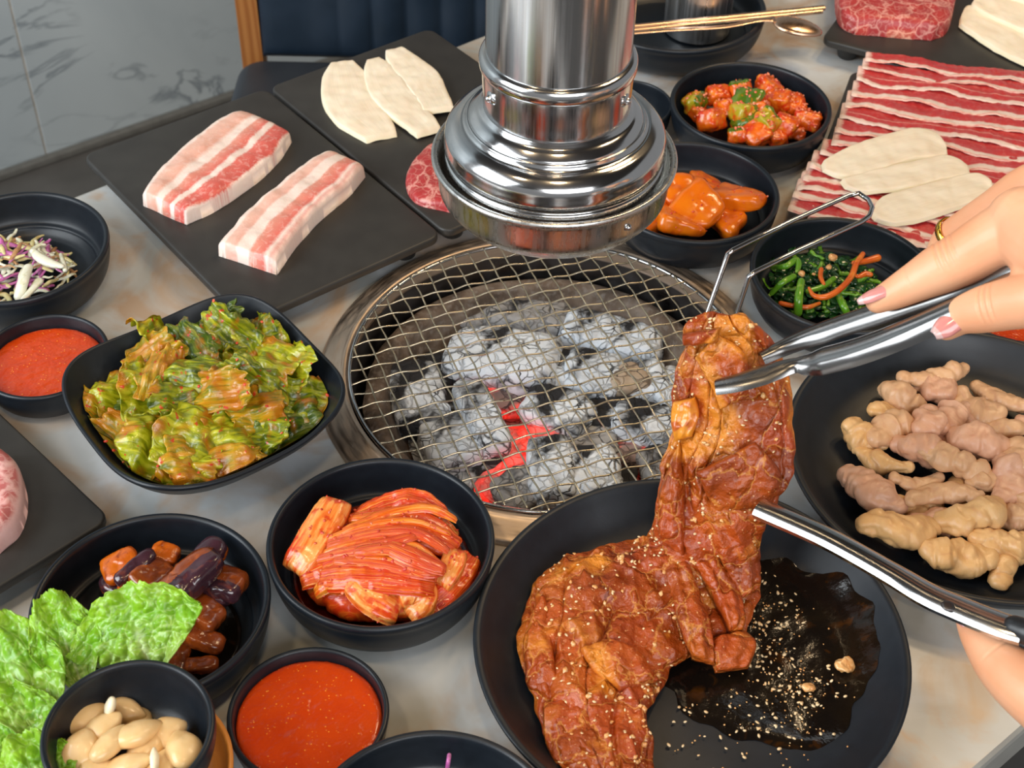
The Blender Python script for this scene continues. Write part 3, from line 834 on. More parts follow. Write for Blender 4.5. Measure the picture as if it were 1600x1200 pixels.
def lettuce():
    g = Net('fresh_lettuce'); u = g.sep(g.uv)
    off = g.math('MULTIPLY', g.noise(30, 3), .12)
    cell = g.vor(1.0, vec=g.comb(g.math('ADD', g.math('MULTIPLY', u[0], 6), off), g.math('ADD', g.math('MULTIPLY', u[1], 7), off)), feature='DISTANCE_TO_EDGE')
    vein = g.ramp(cell, [(.0, 1.0), (.07, 0.0)])
    mid = g.ramp(g.math('ABSOLUTE', g.math('SUBTRACT', u[1], .5)), [(0, 1.0), (.05, 0.0)])
    base = g.ramp(u[0], [(0, (.42, .54, .16)), (.3, (.28, .47, .04)), (.65, (.17, .40, .010)), (1, (.30, .54, .018))])
    col = g.mix(g.ramp(g.noise(60, 3), [(.35, 0.0), (.7, .5)]), base, (.05, .20, .006))
    vm = g.math('MULTIPLY', vein, g.ramp(u[0], [(.2, .7), (1, .22)]))
    col = g.mix(vm, col, (.40, .58, .16)); col = g.mix(g.math('MULTIPLY', mid, g.ramp(u[0], [(.1, .8), (.7, 0.0)])), col, (.6, .68, .4))
    g.set(col=col, rough=.32, sss=.1, coat=.2, coatr=.25)
    g.bump(g.math('ADD', g.ramp(cell, [(0, 0.0), (.3, 1.0)]), g.math('MULTIPLY', g.noise(160, 3), .3)), .6, .0018); return g.m
M_LETT = lettuce()
M_SPIN = [coated('spinach_leaf', (.008, .045, .012), (.015, .08, .015), (.03, .14, .02), 60, .22, 0, .6, .5), coated('spinach_stem', (.10, .30, .015), (.16, .38, .02), (.30, .50, .06), 50, .25, .1, .5, .3)]
M_CARROT = coated('carrot_strip', (.78, .16, .012), (.66, .10, .008), (.84, .26, .03), 60, .28, .1, .4, .2)
M_SLAW = [coated('cabbage_white', (.74, .74, .58), (.80, .80, .68), (.60, .58, .36), 50, .3, .15, .3, .1), coated('cabbage_yellow', (.70, .66, .34), (.62, .50, .22), (.5, .34, .12), 50, .3, .1, .3, .1),
          coated('cabbage_purple', (.46, .09, .32), (.62, .25, .50), (.78, .55, .66), 60, .3, .1, .3, .1), coated('shred_tan', (.46, .26, .12), (.36, .16, .07), (.6, .38, .18), 60, .3, .1, .3, .1)]
M_SEED = simple('sesame_seed', (.86, .68, .42), (.78, .52, .26), .35, 100, 0)
M_REDBIT = coated('chili_flake', (.55, .02, .006), (.70, .10, .03), (.84, .36, .2), 120, .28, 0, .4, .2)
M_PINKBIT = coated('seasoning_bit', (.80, .24, .12), (.72, .10, .04), (.86, .5, .34), 120, .28, 0, .4, .2)
M_BITS = coated('minced_garlic', (.76, .42, .16), (.66, .28, .08), (.84, .58, .3), 90, .25, .1, .5, .3)
def meatmat():
    g = Net('marinated_pork'); 
    off = g.node('ShaderNodeVectorMath', {0: g.node('ShaderNodeTexNoise', {'Vector': g.obj, 'Scale': 45, 'Detail': 4}).outputs[1], 1: (.03, .03, .03)}, operation='MULTIPLY').outputs[0]
    vec = g.node('ShaderNodeVectorMath', {0: g.obj, 1: off}, operation='ADD').outputs[0]
    e = g.vor(38, vec=vec, feature='DISTANCE_TO_EDGE'); cellc = g.vor(38, vec=vec, feature='F1', out='Color')
    n = g.noise(26, 4, .5)
    lean = g.ramp(n, [(.3, (.19, .026, .003)), (.5, (.34, .058, .005)), (.7, (.48, .115, .010))])
    cs = g.sep(cellc)[0]
    lean = g.mix(g.ramp(cs, [(.3, 0.0), (.8, .45)]), lean, (.44, .060, .008))
    fatz = g.ramp(g.noise(17, 4, 1.2, vec=g.map(loc=(2, 4, 1))), [(.53, 0.0), (.63, .85)])
    col = g.mix(fatz, lean, (.68, .24, .022))
    col = g.mix(g.ramp(e, [(0, .5), (.03, 0.0)]), col, (.72, .32, .06))
    fib = g.noise(1, 4, .4, vec=g.map(scale=(90, 500, 300), rotation=(0, 0, .6)))
    sp = g.vor(330); col = g.mix(g.math('MULTIPLY', g.ramp(sp, [(.10, 1.0), (.2, 0.0)]), g.ramp(g.noise(100, 2), [(.48, 0.0), (.56, .8)])), col, (.80, .40, .16))
    g.set(col=col, rough=.36, coat=.30, coatr=.08, sss=.0, spec=.35)
    h = g.math('ADD', g.math('MULTIPLY', g.ramp(e, [(0, 0.0), (.12, 1.0)]), .8), g.math('ADD', g.math('MULTIPLY', fib, .25), g.math('MULTIPLY', g.noise(230, 5), 1.3)))
    g.bump(h, .9, .0018); return g.m
M_MEAT = meatmat()
M_MEATFAT = coated('marinated_fat', (.72, .27, .022), (.66, .17, .012), (.45, .07, .008), 40, .28, .03, .5, .7, (.56, .66), 200)
M_MARIN = coated('marinade_puddle', (.006, .004, .003), (.010, .006, .003), (.05, .016, .002), 30, .10, 0, .12, .35, (.60, .74), 130)
M_MARIN.node_tree.nodes['Principled BSDF'].inputs['Specular IOR Level'].default_value = .3

# ------------------------------------------------------------------ coals
def coalmat(name, ashamt, ember=0.0, ash1=(.72, .79, .88), ash2=(.90, .95, 1.0)):
    g = Net(name)
    off = g.node('ShaderNodeVectorMath', {0: g.node('ShaderNodeTexNoise', {'Vector': g.obj, 'Scale': 60, 'Detail': 3}).outputs[1], 1: (.012, .012, .012)}, operation='MULTIPLY').outputs[0]
    vec = g.node('ShaderNodeVectorMath', {0: g.obj, 1: off}, operation='ADD').outputs[0]
    e = g.vor(92, vec=vec, feature='DISTANCE_TO_EDGE'); e2 = g.vor(45, vec=vec, feature='DISTANCE_TO_EDGE')
    crack = g.math('MAXIMUM', g.ramp(e, [(0.012, 1.0), (.05, 0.0)]), g.ramp(e2, [(0, 1.0), (.05, 0.0)]))
    crm = g.ramp(g.noise(38, 2), [(.40, .15), (.6, 1.0)])
    dark = g.ramp(g.noise(34, 4, .6, vec=g.map(loc=(1, 7, 3))), [(ashamt-.06, 0.0), (ashamt+.06, 1.0)])
    ash = g.mix(g.noise(25, 3), ash1, ash2)
    col = g.mix(g.math('MULTIPLY', crack, crm), ash, (.03, .032, .036)); col = g.mix(dark, col, (.022, .022, .025))
    em = g.math('MULTIPLY', g.ramp(g.noise(30, 3, vec=g.map(loc=(9, 2, 5))), [(.62-ember*.25, 0.0), (.80-ember*.25, 1.0)]), g.math('MULTIPLY', g.ramp(g.noise(95, 4), [(.35, .25), (.62, 1.0)]), ember*1.7))
    g.set(col=col, rough=.9, em=(1.0, .018, .006), ems=em if ember else 0.0)
    g.bump(g.math('SUBTRACT', g.noise(150, 4), g.math('MULTIPLY', crack, .9)), .8, .0016); return g.m
M_ASH = coalmat('ashen_charcoal', .63); M_MIXC = coalmat('half_ashed_charcoal', .53); M_DARKC = coalmat('black_charcoal', .42)
M_GREYC = coalmat('grey_charcoal', .60, 0, (.30, .29, .29), (.46, .46, .46)); M_BEIGE = coalmat('beige_charcoal', .68, 0, (.62, .54, .44), (.42, .26, .14))
M_EMBER = coalmat('glowing_ember', .60, 1.0, (.3, .2, .18), (.4, .3, .28))
coals = [  # px, py, z, half length, half width, half height (px,px,cm), angle, material
    ((-1,),)]
def coal(p, a, b, h, ang, m, n=3.2, s=0):
    """p = x,y,z,scale(cm per 10 px)"""
    k = p[3]/10
    V, F, L = blob((p[0], p[1], p[2]), (a*k*1.08, b*k*1.42, h), (random.uniform(-.15, .15), random.uniform(-.15, .15), math.radians(ang)), 5, .26, .9, 4, s, oct=4)
    o = obj('charcoal_lump', V, F, m)
    return o
CO = [((-0.78,83.38,-3.6,0.5), 84, 42, 1.5, -12, M_ASH), ((-7.12,79.07,-3.8,0.48), 62, 30, 1.4, 105, M_MIXC), ((-2.21,76.55,-3.2,0.47), 70, 20, 1.3, 112, M_ASH), ((-4.04,74.82,-4.2,0.47), 48, 40, 1.4, 20, M_ASH),
      ((1.17,89.11,-4.2,0.52), 62, 30, 1.4, -8, M_GREYC), ((-2.21,90.11,-4.6,0.52), 48, 32, 1.2, 10, M_GREYC), ((6.52,86.76,-3.9,0.51), 50, 28, 1.4, -14, M_ASH), ((9.52,85.67,-4,0.5), 42, 28, 1.5, -8, M_ASH),
      ((6.13,81.75,-3.7,0.49), 42, 34, 1.4, -10, M_ASH), ((3.53,81.88,-3.9,0.49), 24, 38, 1.2, -15, M_MIXC), ((10.2,81.27,-4,0.49), 34, 26, 1.3, 10, M_ASH), ((3.49,77.62,-3.6,0.48), 52, 28, 1.3, -30, M_MIXC),
      ((7.16,77.87,-4.2,0.48), 38, 24, 1.1, 0, M_DARKC), ((10.13,76.57,-3.7,0.47), 52, 28, 1.3, -20, M_MIXC), ((2.96,71.21,-3.1,0.46), 58, 26, 1.4, 95, M_ASH), ((5.84,70.96,-3.4,0.46), 42, 36, 1.6, 8, M_ASH),
      ((0.72,69.87,-4,0.45), 36, 28, 1.1, 30, M_GREYC), ((11.25,72.51,-4.2,0.46), 36, 36, 1.2, 20, M_GREYC), ((12.14,80.72,-4.1,0.49), 34, 28, 1.2, 30, M_ASH), ((8.78,81.08,-3.4,0.49), 28, 20, 1.0, 15, M_BEIGE),
      ((5.75,74.9,-4.3,0.47), 44, 26, 1.0, 0, M_GREYC), ((2.48,84.97,-4.6,0.5), 50, 26, 1.0, -35, M_BEIGE), ((-5.49,82.85,-4.6,0.5), 42, 26, 1.0, 0, M_DARKC), ((-1.21,80.88,-5,0.49), 44, 36, .9, 0, M_EMBER),
      ((1.91,74.57,-4.9,0.47), 60, 40, 1.0, 0, M_EMBER), ((0.17,71.44,-4.9,0.46), 52, 30, .9, 40, M_EMBER), ((4.31,70.72,-4.8,0.46), 44, 26, .9, 0, M_EMBER), ((7.67,74.65,-5,0.47), 50, 26, .9, 0, M_EMBER), ((-5.31,79.23,-4.9,0.49), 40, 50, .9, 0, M_DARKC),
      ((4.94,80.72,-5,0.49), 60, 40, .9, 0, M_DARKC), ((-1.72,72.97,-4.9,0.47), 40, 40, .9, 0, M_DARKC), ((9.64,75.9,-5.2,0.48), 50, 30, .9, 0, M_DARKC), ((7.75,71.07,-4.6,0.46), 30, 26, 1.0, 0, M_DARKC), ((12.53,77.08,-4.6,0.48), 34, 30, 1.1, 0, M_MIXC)]
LBL = {M_ASH.name: 'white ash covered charcoal lump in the fire pit', M_MIXC.name: 'charcoal lump half black, half white ash, in the fire pit', M_DARKC.name: 'black charcoal lump low in the fire pit',
       M_GREYC.name: 'grey charcoal lump in the fire pit', M_BEIGE.name: 'beige brown charcoal lump in the fire pit', M_EMBER.name: 'glowing red ember at the front of the fire pit'}
COALS = {}
for i, (p, a, b, h, ang, m) in enumerate(CO):
    if m is M_EMBER: a *= 1.0; b *= .85; p = (p[0], p[1], p[2]+.35, p[3])
    COALS.setdefault(m.name, []).append(tag(coal(p, a, b, h, ang, m, 3.2, i*1.7), LBL[m.name], 'charcoal', {'glowing_ember': 'glowing embers'}.get(m.name, m.name.replace('_', ' ')+' lumps')))
for k in COALS:
    place_labels(COALS[k], LBL[k].split(' in the')[0].split(' at the')[0].split(' low in')[0].replace(', half white ash,', ' half white'), 5)
ember_l = bpy.data.lights.new('ember_glow', 'POINT'); ember_l.energy = .12; ember_l.color = (1, .12, .03); ember_l.shadow_soft_size = .03
eo = bpy.data.objects.new('ember_glow', ember_l); COL.objects.link(eo); eo.location = cm(((2.23,72.61,-4.4,0.46))[:3])
def ashbed():
    V = []; F = []; n = 90; m = 30
    for i in range(m):
        r = 10.5*i/(m-1)+.01
        for k in range(n):
            a = 2*PI*k/n; x, y = r*math.cos(a), r*math.sin(a)
            V.append((GC[0]+x, GC[1]+y, -6.0+.9*(r/11.2)**3+.5*fbm(x, y, 0, .6, 4)))
    for i in range(m-1):
        for k in range(n):
            k2 = (k+1) % n; F.append((i*n+k, i*n+k2, (i+1)*n+k2, (i+1)*n+k))
    return V, F
V, F = ashbed(); tag(obj('ash_bed', V, F, M_GREYC), 'bed of ash and charcoal crumbs under the lumps', 'ash', kind='stuff')

# ------------------------------------------------------------------ meat and mushrooms on the boards
def sheet(name, label, catg, rows, th, mat, nu=60, nv=28, group=None, amp=.12, fr=.7, sharp=6, usharp=6, seed=0, z=None, thf=None, parent=None, bottom=0.0, fn=None):
    def disp(u, v, p):
        e = 4*v*(1-v)
        d = amp*fbm(p[0]+seed*9.1, p[1]-seed*4.7, p[2], fr, 3)
        if fn: d += fn(u, v, p)
        return d
    V, F, UV = slab(rows, nu, nv, th, disp, sharp, usharp, bottom, thf=thf)
    o = obj(name, V, F, mat, parent, uv=UV)
    if parent is None: tag(o, label, catg, group)
    return o
def rows2(L, R): return [[a, b] for a, b in zip(L, R)]
sheet('pork_belly_slab', 'thick slab of raw pork belly with a wide red band, nearer the wall', 'meat',
      rows2([(-29.88,94.35,2.42),(-29.18,97.65,2.42),(-27.34,102.08,2.42),(-25.44,105.26,2.42),(-23.91,107.12,2.42)], [(-25.96,91.94,2.42),(-23.65,94.24,2.42),(-21.25,97.86,2.42),(-19.83,101.05,2.42),(-19.18,103.94,2.42)]), 1.55, M_BELLY1, 90, 46, 'pork belly slabs', .16, .5, 7, 9, 1)
sheet('pork_belly_slab', 'thick pale slab of raw pork belly, nearer the grill', 'meat',
      rows2([(-22.85,88.12,2.42),(-21.28,92.11,2.42),(-19.13,96.16,2.42),(-17.32,99.29,2.42),(-15.59,101.4,2.42)], [(-18.02,85.93,2.42),(-16.95,89.46,2.42),(-15.41,93.01,2.42),(-13.49,96.37,2.42),(-12.48,99.02,2.42)]), 1.55, M_BELLY2, 90, 46, 'pork belly slabs', .16, .5, 7, 9, 2)
GM = 'sliced king oyster mushrooms'
def mush(label, L, R, seed, th=.42, amp=.09):
    sheet('mushroom_slice', label, 'mushroom', rows2(L, R), th, M_MUSH, 60, 26, GM, amp, .8, 8, 12, seed)
mush('king oyster mushroom slice nearest the pork belly board, leftmost of three', [(-17.14,116.5,2.45),(-17.69,113.61,2.45),(-17.23,109.91,2.45),(-15.89,106.89,2.45),(-14.17,105.07,2.45),(-12.81,103.96,2.45)], [(-15.26,117.03,2.45),(-13.89,114.86,2.45),(-12.76,111.78,2.45),(-11.61,108.79,2.45),(-10.73,106.7,2.45),(-10.28,105.03,2.45)], 3, .5)
mush('king oyster mushroom slice in the middle of the three left of the duct', [(-13.87,116.72,2.6),(-13.98,114.61,2.6),(-13.27,111.19,2.6),(-11.87,108.55,2.6),(-10.09,106.4,2.6),(-8.54,104.58,2.6)], [(-12.86,117.28,2.7),(-11.51,115.65,2.7),(-9.84,112.45,2.7),(-8.54,109.97,2.7),(-7.41,107.76,2.7),(-6.52,105.69,2.7)], 4, .5)
mush('king oyster mushroom slice closest to the duct, of the three left of it', [(-12.29,118.24,2.75),(-12.1,116.55,2.75),(-10.85,113.84,2.75),(-9.53,111.32,2.75),(-8.61,109.27,2.75),(-8.2,108.05,2.75)], [(-10.92,118.93,2.85),(-9.02,116.85,2.85),(-7.19,114.26,2.85),(-6.31,111.5,2.85),(-5.83,109.85,2.85),(-5.55,108.62,2.85)], 5, .5)
sheet('marbled_meat_slice', 'round marbled red meat slice partly hidden behind the extractor duct', 'meat',
      rows2([(-7.61,103.43,2.42),(-8.83,100.55,2.42),(-9.08,97.97,2.42),(-8.08,95.52,2.42),(-5.44,94.41,2.42)], [(-3.8,106.23,2.42),(-1,103.89,2.42),(-0.39,100.13,2.42),(-0.86,96.68,2.42),(-2.36,94.26,2.42)]), 1.0, M_STEAK, 70, 50, None, .18, .6, 3, 3, 6)
sheet('marbled_steak', 'thick marbled red steak on the far right board at the top edge', 'meat',
      rows2([(31.87,124.27,2.42),(30.65,125.92,2.42),(30.87,130.32,2.42),(32.02,136.33,2.42),(34.11,140.61,2.42)], [(39.02,123.39,2.42),(40.9,125.16,2.42),(42.82,130.87,2.42),(44.45,136.24,2.42),(44.09,140.81,2.42)]), 2.1, M_STEAK, 60, 60, None, .22, .5, 6, 5, 7)
sheet('rolled_steak', 'pink rolled steak cut by the left edge of the photo', 'meat',
      rows2([(-35.85,64.95,2.42),(-36.58,62.94,2.42),(-36.04,60.76,2.42),(-34.81,58.67,2.42),(-33.5,57.57,2.42)], [(-33.66,66.12,2.42),(-31.8,64.5,2.42),(-30.71,61.9,2.42),(-30.58,59.53,2.42),(-31.43,57.94,2.42)]), 2.3, M_STEAK2, 60, 60, None, .22, .55, 4, 4, 8)
mush('white mushroom slice in front of the others beside the marbled steak', [(42.43,127.11,2.6),(43.73,129.43,2.6),(45.73,127.76,2.6),(48.46,124.93,2.6),(51.58,121.74,2.6)], [(42.11,125.87,2.6),(43.25,123.5,2.6),(44.79,120.98,2.6),(46.65,118.77,2.6),(49.03,116.52,2.6)], 9, .5)
mush('white mushroom slice behind the front one on the far right board', [(44.01,129.54,3.1),(46.25,131.96,3.1),(49.54,131.2,3.1),(53.15,128.18,3.1)], [(43.73,128.69,3),(45.1,126.76,3),(47.81,123.96,3),(51.05,121.26,3)], 10, .5)
mush('white mushroom slice at the very top right corner of the photo', [(47.48,133.63,3.5),(50.22,134.42,3.5),(54.86,132.65,3.5)], [(46.24,130.88,3.4),(48.86,128.7,3.4),(52.26,125.13,3.4)], 11, .5)

# thin brisket slices laid like shingles, far ones over near ones
lefts = [(32.14,119.74,2.6),(31.58,118.12,2.6),(30.72,116.07,2.6),(29.97,113.86,2.6),(29.08,111.8,2.6),(28.25,109.68,2.6),(27.64,107.83,2.6),(27.01,105.81,2.6),(25.67,103.72,2.6),(24.63,102.06,2.6),(23.96,100.64,2.6),(23.29,99.15,2.6),(22.69,97.77,2.6),(22.11,96.07,2.6),(23.42,94.56,2.6),(26.77,93.66,2.6)]
nL = len(lefts)
for i, p in enumerate(lefts):
    rnd = random.Random(i*5+1)
    d = np.array((math.cos(math.radians(-13+rnd.uniform(-1.5, 1.5)-.35*i)), math.sin(math.radians(-13-.35*i))))
    q = np.array((-d[1], d[0]))
    w = 2.5+rnd.uniform(-.15, .3); ln = 20+rnd.uniform(-1, 1.5)
    L = []; R = []; base = np.array(p[:2])
    for k in range(9):
        s = ln*k/8; wob = .28*math.sin(s*.55+i*1.7)+.12*math.sin(s*1.4+i)
        c = base+d*s+q*wob
        far = c+q*(w*(.92 if i > 1 else .45)); near = c-q*(w*.38+.12*math.sin(s*.9+i*2.3))
        L.append((far[0], far[1], 2.44+.012*k)); R.append((near[0], near[1], 2.78+.06*math.sin(s*.8+i)))
    sheet('brisket_slice', 'thin red brisket slice, %s' % ('farthest back of all' if i == 0 else 'nearest the front of all' if i == nL-1 else ORD[i]+' counted from the back'), 'meat', rows2(L, R), .13, [M_BRISKET, M_BRISKET2][i % 3 == 2], 150, 22,
          'thin beef brisket slices', .10, .9, 8, 14, 20+i, fn=lambda u, v, p, i=i: .07*math.sin(u*38+i*2+3*v)*v**2+.05*fbm(p[0], p[1], 1, 2.2, 2)+.12*math.exp(-u*30)*math.sin(v*9))
mush('mushroom slice on the brisket, farthest of the three behind the fingers', [(25.4,101.45,2.98),(27.82,103.63,2.98),(30.84,105.49,2.98),(34.18,106.91,2.98),(35.84,106.38,2.98),(36.43,104.16,2.98)], [(25.36,100.42,2.98),(26.96,99.38,2.98),(29.76,100.32,2.98),(33.12,102.13,2.98),(35.41,102.59,2.98),(36.31,103.01,2.98)], 12, .45)
mush('mushroom slice on the brisket, middle one of the three behind the fingers', [(26.54,98.81,3.05),(28.84,100,3.05),(32.75,101.63,3.05),(36.07,102.7,3.05),(37.7,101.27,3.05)], [(26.82,97.84,3.05),(28.4,97.27,3.05),(32.08,98.04,3.05),(35.28,99.33,3.05),(37.6,100.06,3.05)], 13, .45)
mush('mushroom slice on the brisket next to the loop handle, nearest of the three', [(28.27,94.3,3.05),(29.64,96.61,3.05),(32.73,98.15,3.05),(36.54,99.84,3.05),(38.31,100.18,3.05),(39.09,98.94,3.05)], [(28.52,93.63,3.05),(30.04,93.01,3.05),(32.4,93.69,3.05),(35.85,95.54,3.05),(38.08,96.76,3.05),(38.98,97.77,3.05)], 14, .45)

# ------------------------------------------------------------------ sauces
def sauce_disc(name, label, c, R, z, mat, amp=.04, catg='sauce'):
    V = [(c[0], c[1], z)]; F = []; n = 96; m = 34
    for i in range(1, m):
        r = R*i/(m-1)
        for k in range(n):
            a = 2*PI*k/n; x, y = c[0]+r*math.cos(a), c[1]+r*math.sin(a)
            V.append((x, y, z+amp*fbm(x, y, 0, 1.6, 3)-(.10*max(0, (r/R-.93)/.07)**2 if i > 1 else 0)))
    for k in range(n): F.append((0, 1+k, 1+(k+1) % n))
    for i in range(m-2):
        for k in range(n):
            k2 = (k+1) % n; F.append((1+i*n+k, 1+(i+1)*n+k, 1+(i+1)*n+k2, 1+i*n+k2))
    V2 = [(v[0], v[1], z-.25) for v in V[-n:]]; b = len(V); V += V2
    for k in range(n):
        k2 = (k+1) % n; F.append((b-n+k, b+k, b+k2, b-n+k2))
    F.append(tuple(b+k for k in range(n-1, -1, -1)))
    return tag(obj(name, V, F, mat), label, catg, kind='stuff')
sauce_disc('chili_sauce', 'red chili sauce filling the small bowl at the bottom edge', S1, 4.08, 2.3, M_SAUCE)
sauce_disc('chili_sauce', 'red chili sauce in the small bowl beside the lettuce salad', S2, 4.05, 2.1, M_SAUCE)
sauce_disc('chili_sauce', 'red chili sauce in the bowl behind the intestine plate', (37.4, 83.9), 4.1, 2.1, M_SAUCE)

# ------------------------------------------------------------------ chunks
def chunk(name, label, catg, group, p, rad, R, n, mats, amp=.12, fr=1.2, sub=4, seed=0, skin=None, fn=None, within=None):
    V, F, L = blob(p[:3], rad, R, n, amp, fr, sub, seed, fn)
    if within: V = rest_in(V, within, IN_BOWL, 6.3)
    mi = None
    if skin is not None:
        mi = []
        ax, sg, thr = skin
        for f in F:
            mi.append(1 if sum(L[i][ax] for i in f)/3*sg > rad[ax]*thr else 0)
    return tag(obj(name, V, F, mats, midx=mi), label, catg, group)
rd = random.Random(3)
CU = [(15.67,111.35,2.6,0.96),(17.81,112.49,2.6,0.97),(16.9,108.5,2.6,1.12),(19.81,113,3,1.03),(22.34,113.48,2.9,1.09),(20.16,109.94,3.6,1.23),(19.49,108.58,3.4,1.06),(19.87,108.02,2.6,1.17),(21.49,107.4,3.3,0.99),(22.98,111.22,3,1.08),(23.31,107.95,2.6,1.17),(25.33,108.85,2.6,1.06),(20.76,106.41,2.5,1.05),(19.02,106.79,2.2,0.89),(24.49,111.08,2.6,1.02),(22.47,106.93,2.2,0.89),(18.25,110.14,2.9,0.9),(20.9,108.89,3.5,0.89),(16,110.43,2,0.79),(24.39,108.02,1.8,0.73)]
CUB = {True: [], False: []}; RAD = []; EGGS = {'o': [], 'p': [], 'f': []}; GARL = []; INTS = []
for i, p in enumerate(CU):
    r = p[3]
    green = i in (0, 3, 5, 6, 7, 8, 13)
    HEAP = chunk('cucumber_cube', 'cube of cucumber kimchi with green skin and red seasoning' if green else 'orange red cube of cucumber kimchi', 'cucumber', 'green skinned cucumber kimchi cubes' if green else 'orange cucumber kimchi cubes', p, (r*1.1, r*.92, r*.8),
          (rd.uniform(-.6, .6), rd.uniform(-.6, .6), rd.uniform(0, 3)), 5, [M_CUKE if i % 2 or not green else M_CUKEY, M_CUKEG], .20, 1.4, 4, i, ((2 if i % 2 else 1), (1 if i % 2 else -1), .55) if green else None, within=CC); CUB[green].append(HEAP)
flecks('kimchi_seasoning', 'pinkish red minced seasoning clinging to the cucumber cubes', 'seasoning', CUB[True]+CUB[False], 330, M_PINKBIT, .10, 3)
place_labels(CUB[True], 'green skinned cucumber kimchi cube'); place_labels(CUB[False], 'orange red cucumber kimchi cube')
RA = [((13.14,97.75,2.8,0.52), 30, 24, 14, 20), ((14.61,94.48,3.3,0.51), 36, 34, 14, -40), ((17.91,96.37,2.9,0.52), 46, 24, 16, -32), ((11.54,95.11,2.5,0.52), 28, 26, 14, 60), ((13.1,92.92,2.9,0.51), 38, 22, 13, -10), ((16.98,94.55,2.3,0.51), 26, 30, 12, 30), ((15.6,99.09,2.3,0.53), 26, 22, 12, 0), ((10.49,94.19,2.2,0.51), 24, 24, 12, 0)]
for i, (p, a, b, h, an) in enumerate(RA):
    k = p[3]/10
    HEAP = chunk('radish_wedge', 'orange seasoned radish wedge in the bowl beside the duct', 'radish', 'orange radish wedges', p, (a*k, b*k*1.2, h*k), (rd.uniform(-.45, .45), rd.uniform(-.35, .35), math.radians(an)), 5.0, [M_RADISH], .20, .8, 4, i+30,
          fn=lambda L, a=a, k=k: L*np.c_[np.ones(len(L)), 1-.35*L[:, 0]/(a*k), 1-.3*L[:, 0]/(a*k)], within=PC); RAD.append(HEAP)
flecks('chili_flakes', 'red chili flecks on the orange radish wedges', 'seasoning', RAD, 60, M_REDBIT, .06, 4)
place_labels(RAD, 'orange seasoned radish wedge')
EG = [((-23.63,56.76,3,0.39), 26, 20, 9, 25, 0, 'o'), ((-22.6,56.42,3.2,0.39), 34, 9, 10, 50, 1, 'p'), ((-21.64,56.1,2.9,0.39), 30, 18, 12, 60, 0, 'f'), ((-21.21,58.08,2.6,0.4), 18, 14, 10, -10, 0, 'o'), ((-19.3,54.92,3.7,0.38), 60, 21, 17, 48, 1, 'p'),
      ((-18.54,56.86,3.3,0.39), 40, 16, 13, 60, 1, 'p'), ((-17.21,55.87,2.6,0.39), 30, 22, 14, -15, 1, 'f'), ((-19.5,53.09,2.6,0.38), 24, 20, 13, 0, 0, 'f'), ((-18.12,53.76,2.4,0.38), 28, 20, 12, -30, 0, 'f'), ((-18.15,52.27,2,0.38), 36, 13, 10, -12, 0, 'f'),
      ((-19.36,50.96,1.6,0.38), 30, 13, 10, 85, 0, 'f'), ((-18.1,50.68,1.4,0.38), 30, 10, 8, 10, 0, 'f'), ((-21.98,55.26,2.4,0.39), 34, 22, 14, 20, 0, 'o'), ((-23.62,56.28,2,0.39), 26, 20, 12, 60, 1, 'p'), ((-17.93,55.12,2.1,0.39), 26, 16, 12, 40, 1, 'p'), ((-20.46,54.81,2.4,0.39), 34, 18, 12, 40, 0, 'f')]
for i, (p, a, b, h, an, sk, ty) in enumerate(EG):
    k = p[3]/10
    lab = {'o': 'flat orange glazed piece among the eggplant', 'p': 'purple skinned stick of glazed eggplant', 'f': 'brown glazed chunk of eggplant flesh'}[ty]
    HEAP = chunk('eggplant_piece', lab, 'eggplant', {'o': 'orange glazed pieces', 'p': 'purple eggplant sticks', 'f': 'brown eggplant chunks'}[ty], p, (a*k*1.15, b*k*1.4, h*k*1.15), (rd.uniform(-.3, .3), rd.uniform(-.25, .25), math.radians(an)), 4.2,
          [M_EGGO if ty == 'o' else M_EGGF, M_EGGP], .14, 1.1, 4, i+50, (2 if i % 2 else 1, 1 if i % 2 else -1, -.1 if ty == 'p' else .35) if sk else None, within=EC); EGGS[ty].append(HEAP)
place_labels(EGGS['o'], 'flat orange glazed piece among the eggplant'); place_labels(EGGS['p'], 'purple skinned stick of glazed eggplant'); place_labels(EGGS['f'], 'brown glazed chunk of eggplant flesh')
V, F = lathe([(.1, .66), (3.9, .68), (4.4, .86), (4.42, .80), (.1, .5)], (EC[0]+.6, EC[1]-.4, 0), 60)
tag(obj('brown_glaze', V, F, M_MARIN), 'dark glossy glaze pooled under the eggplant pieces', 'sauce', kind='stuff')

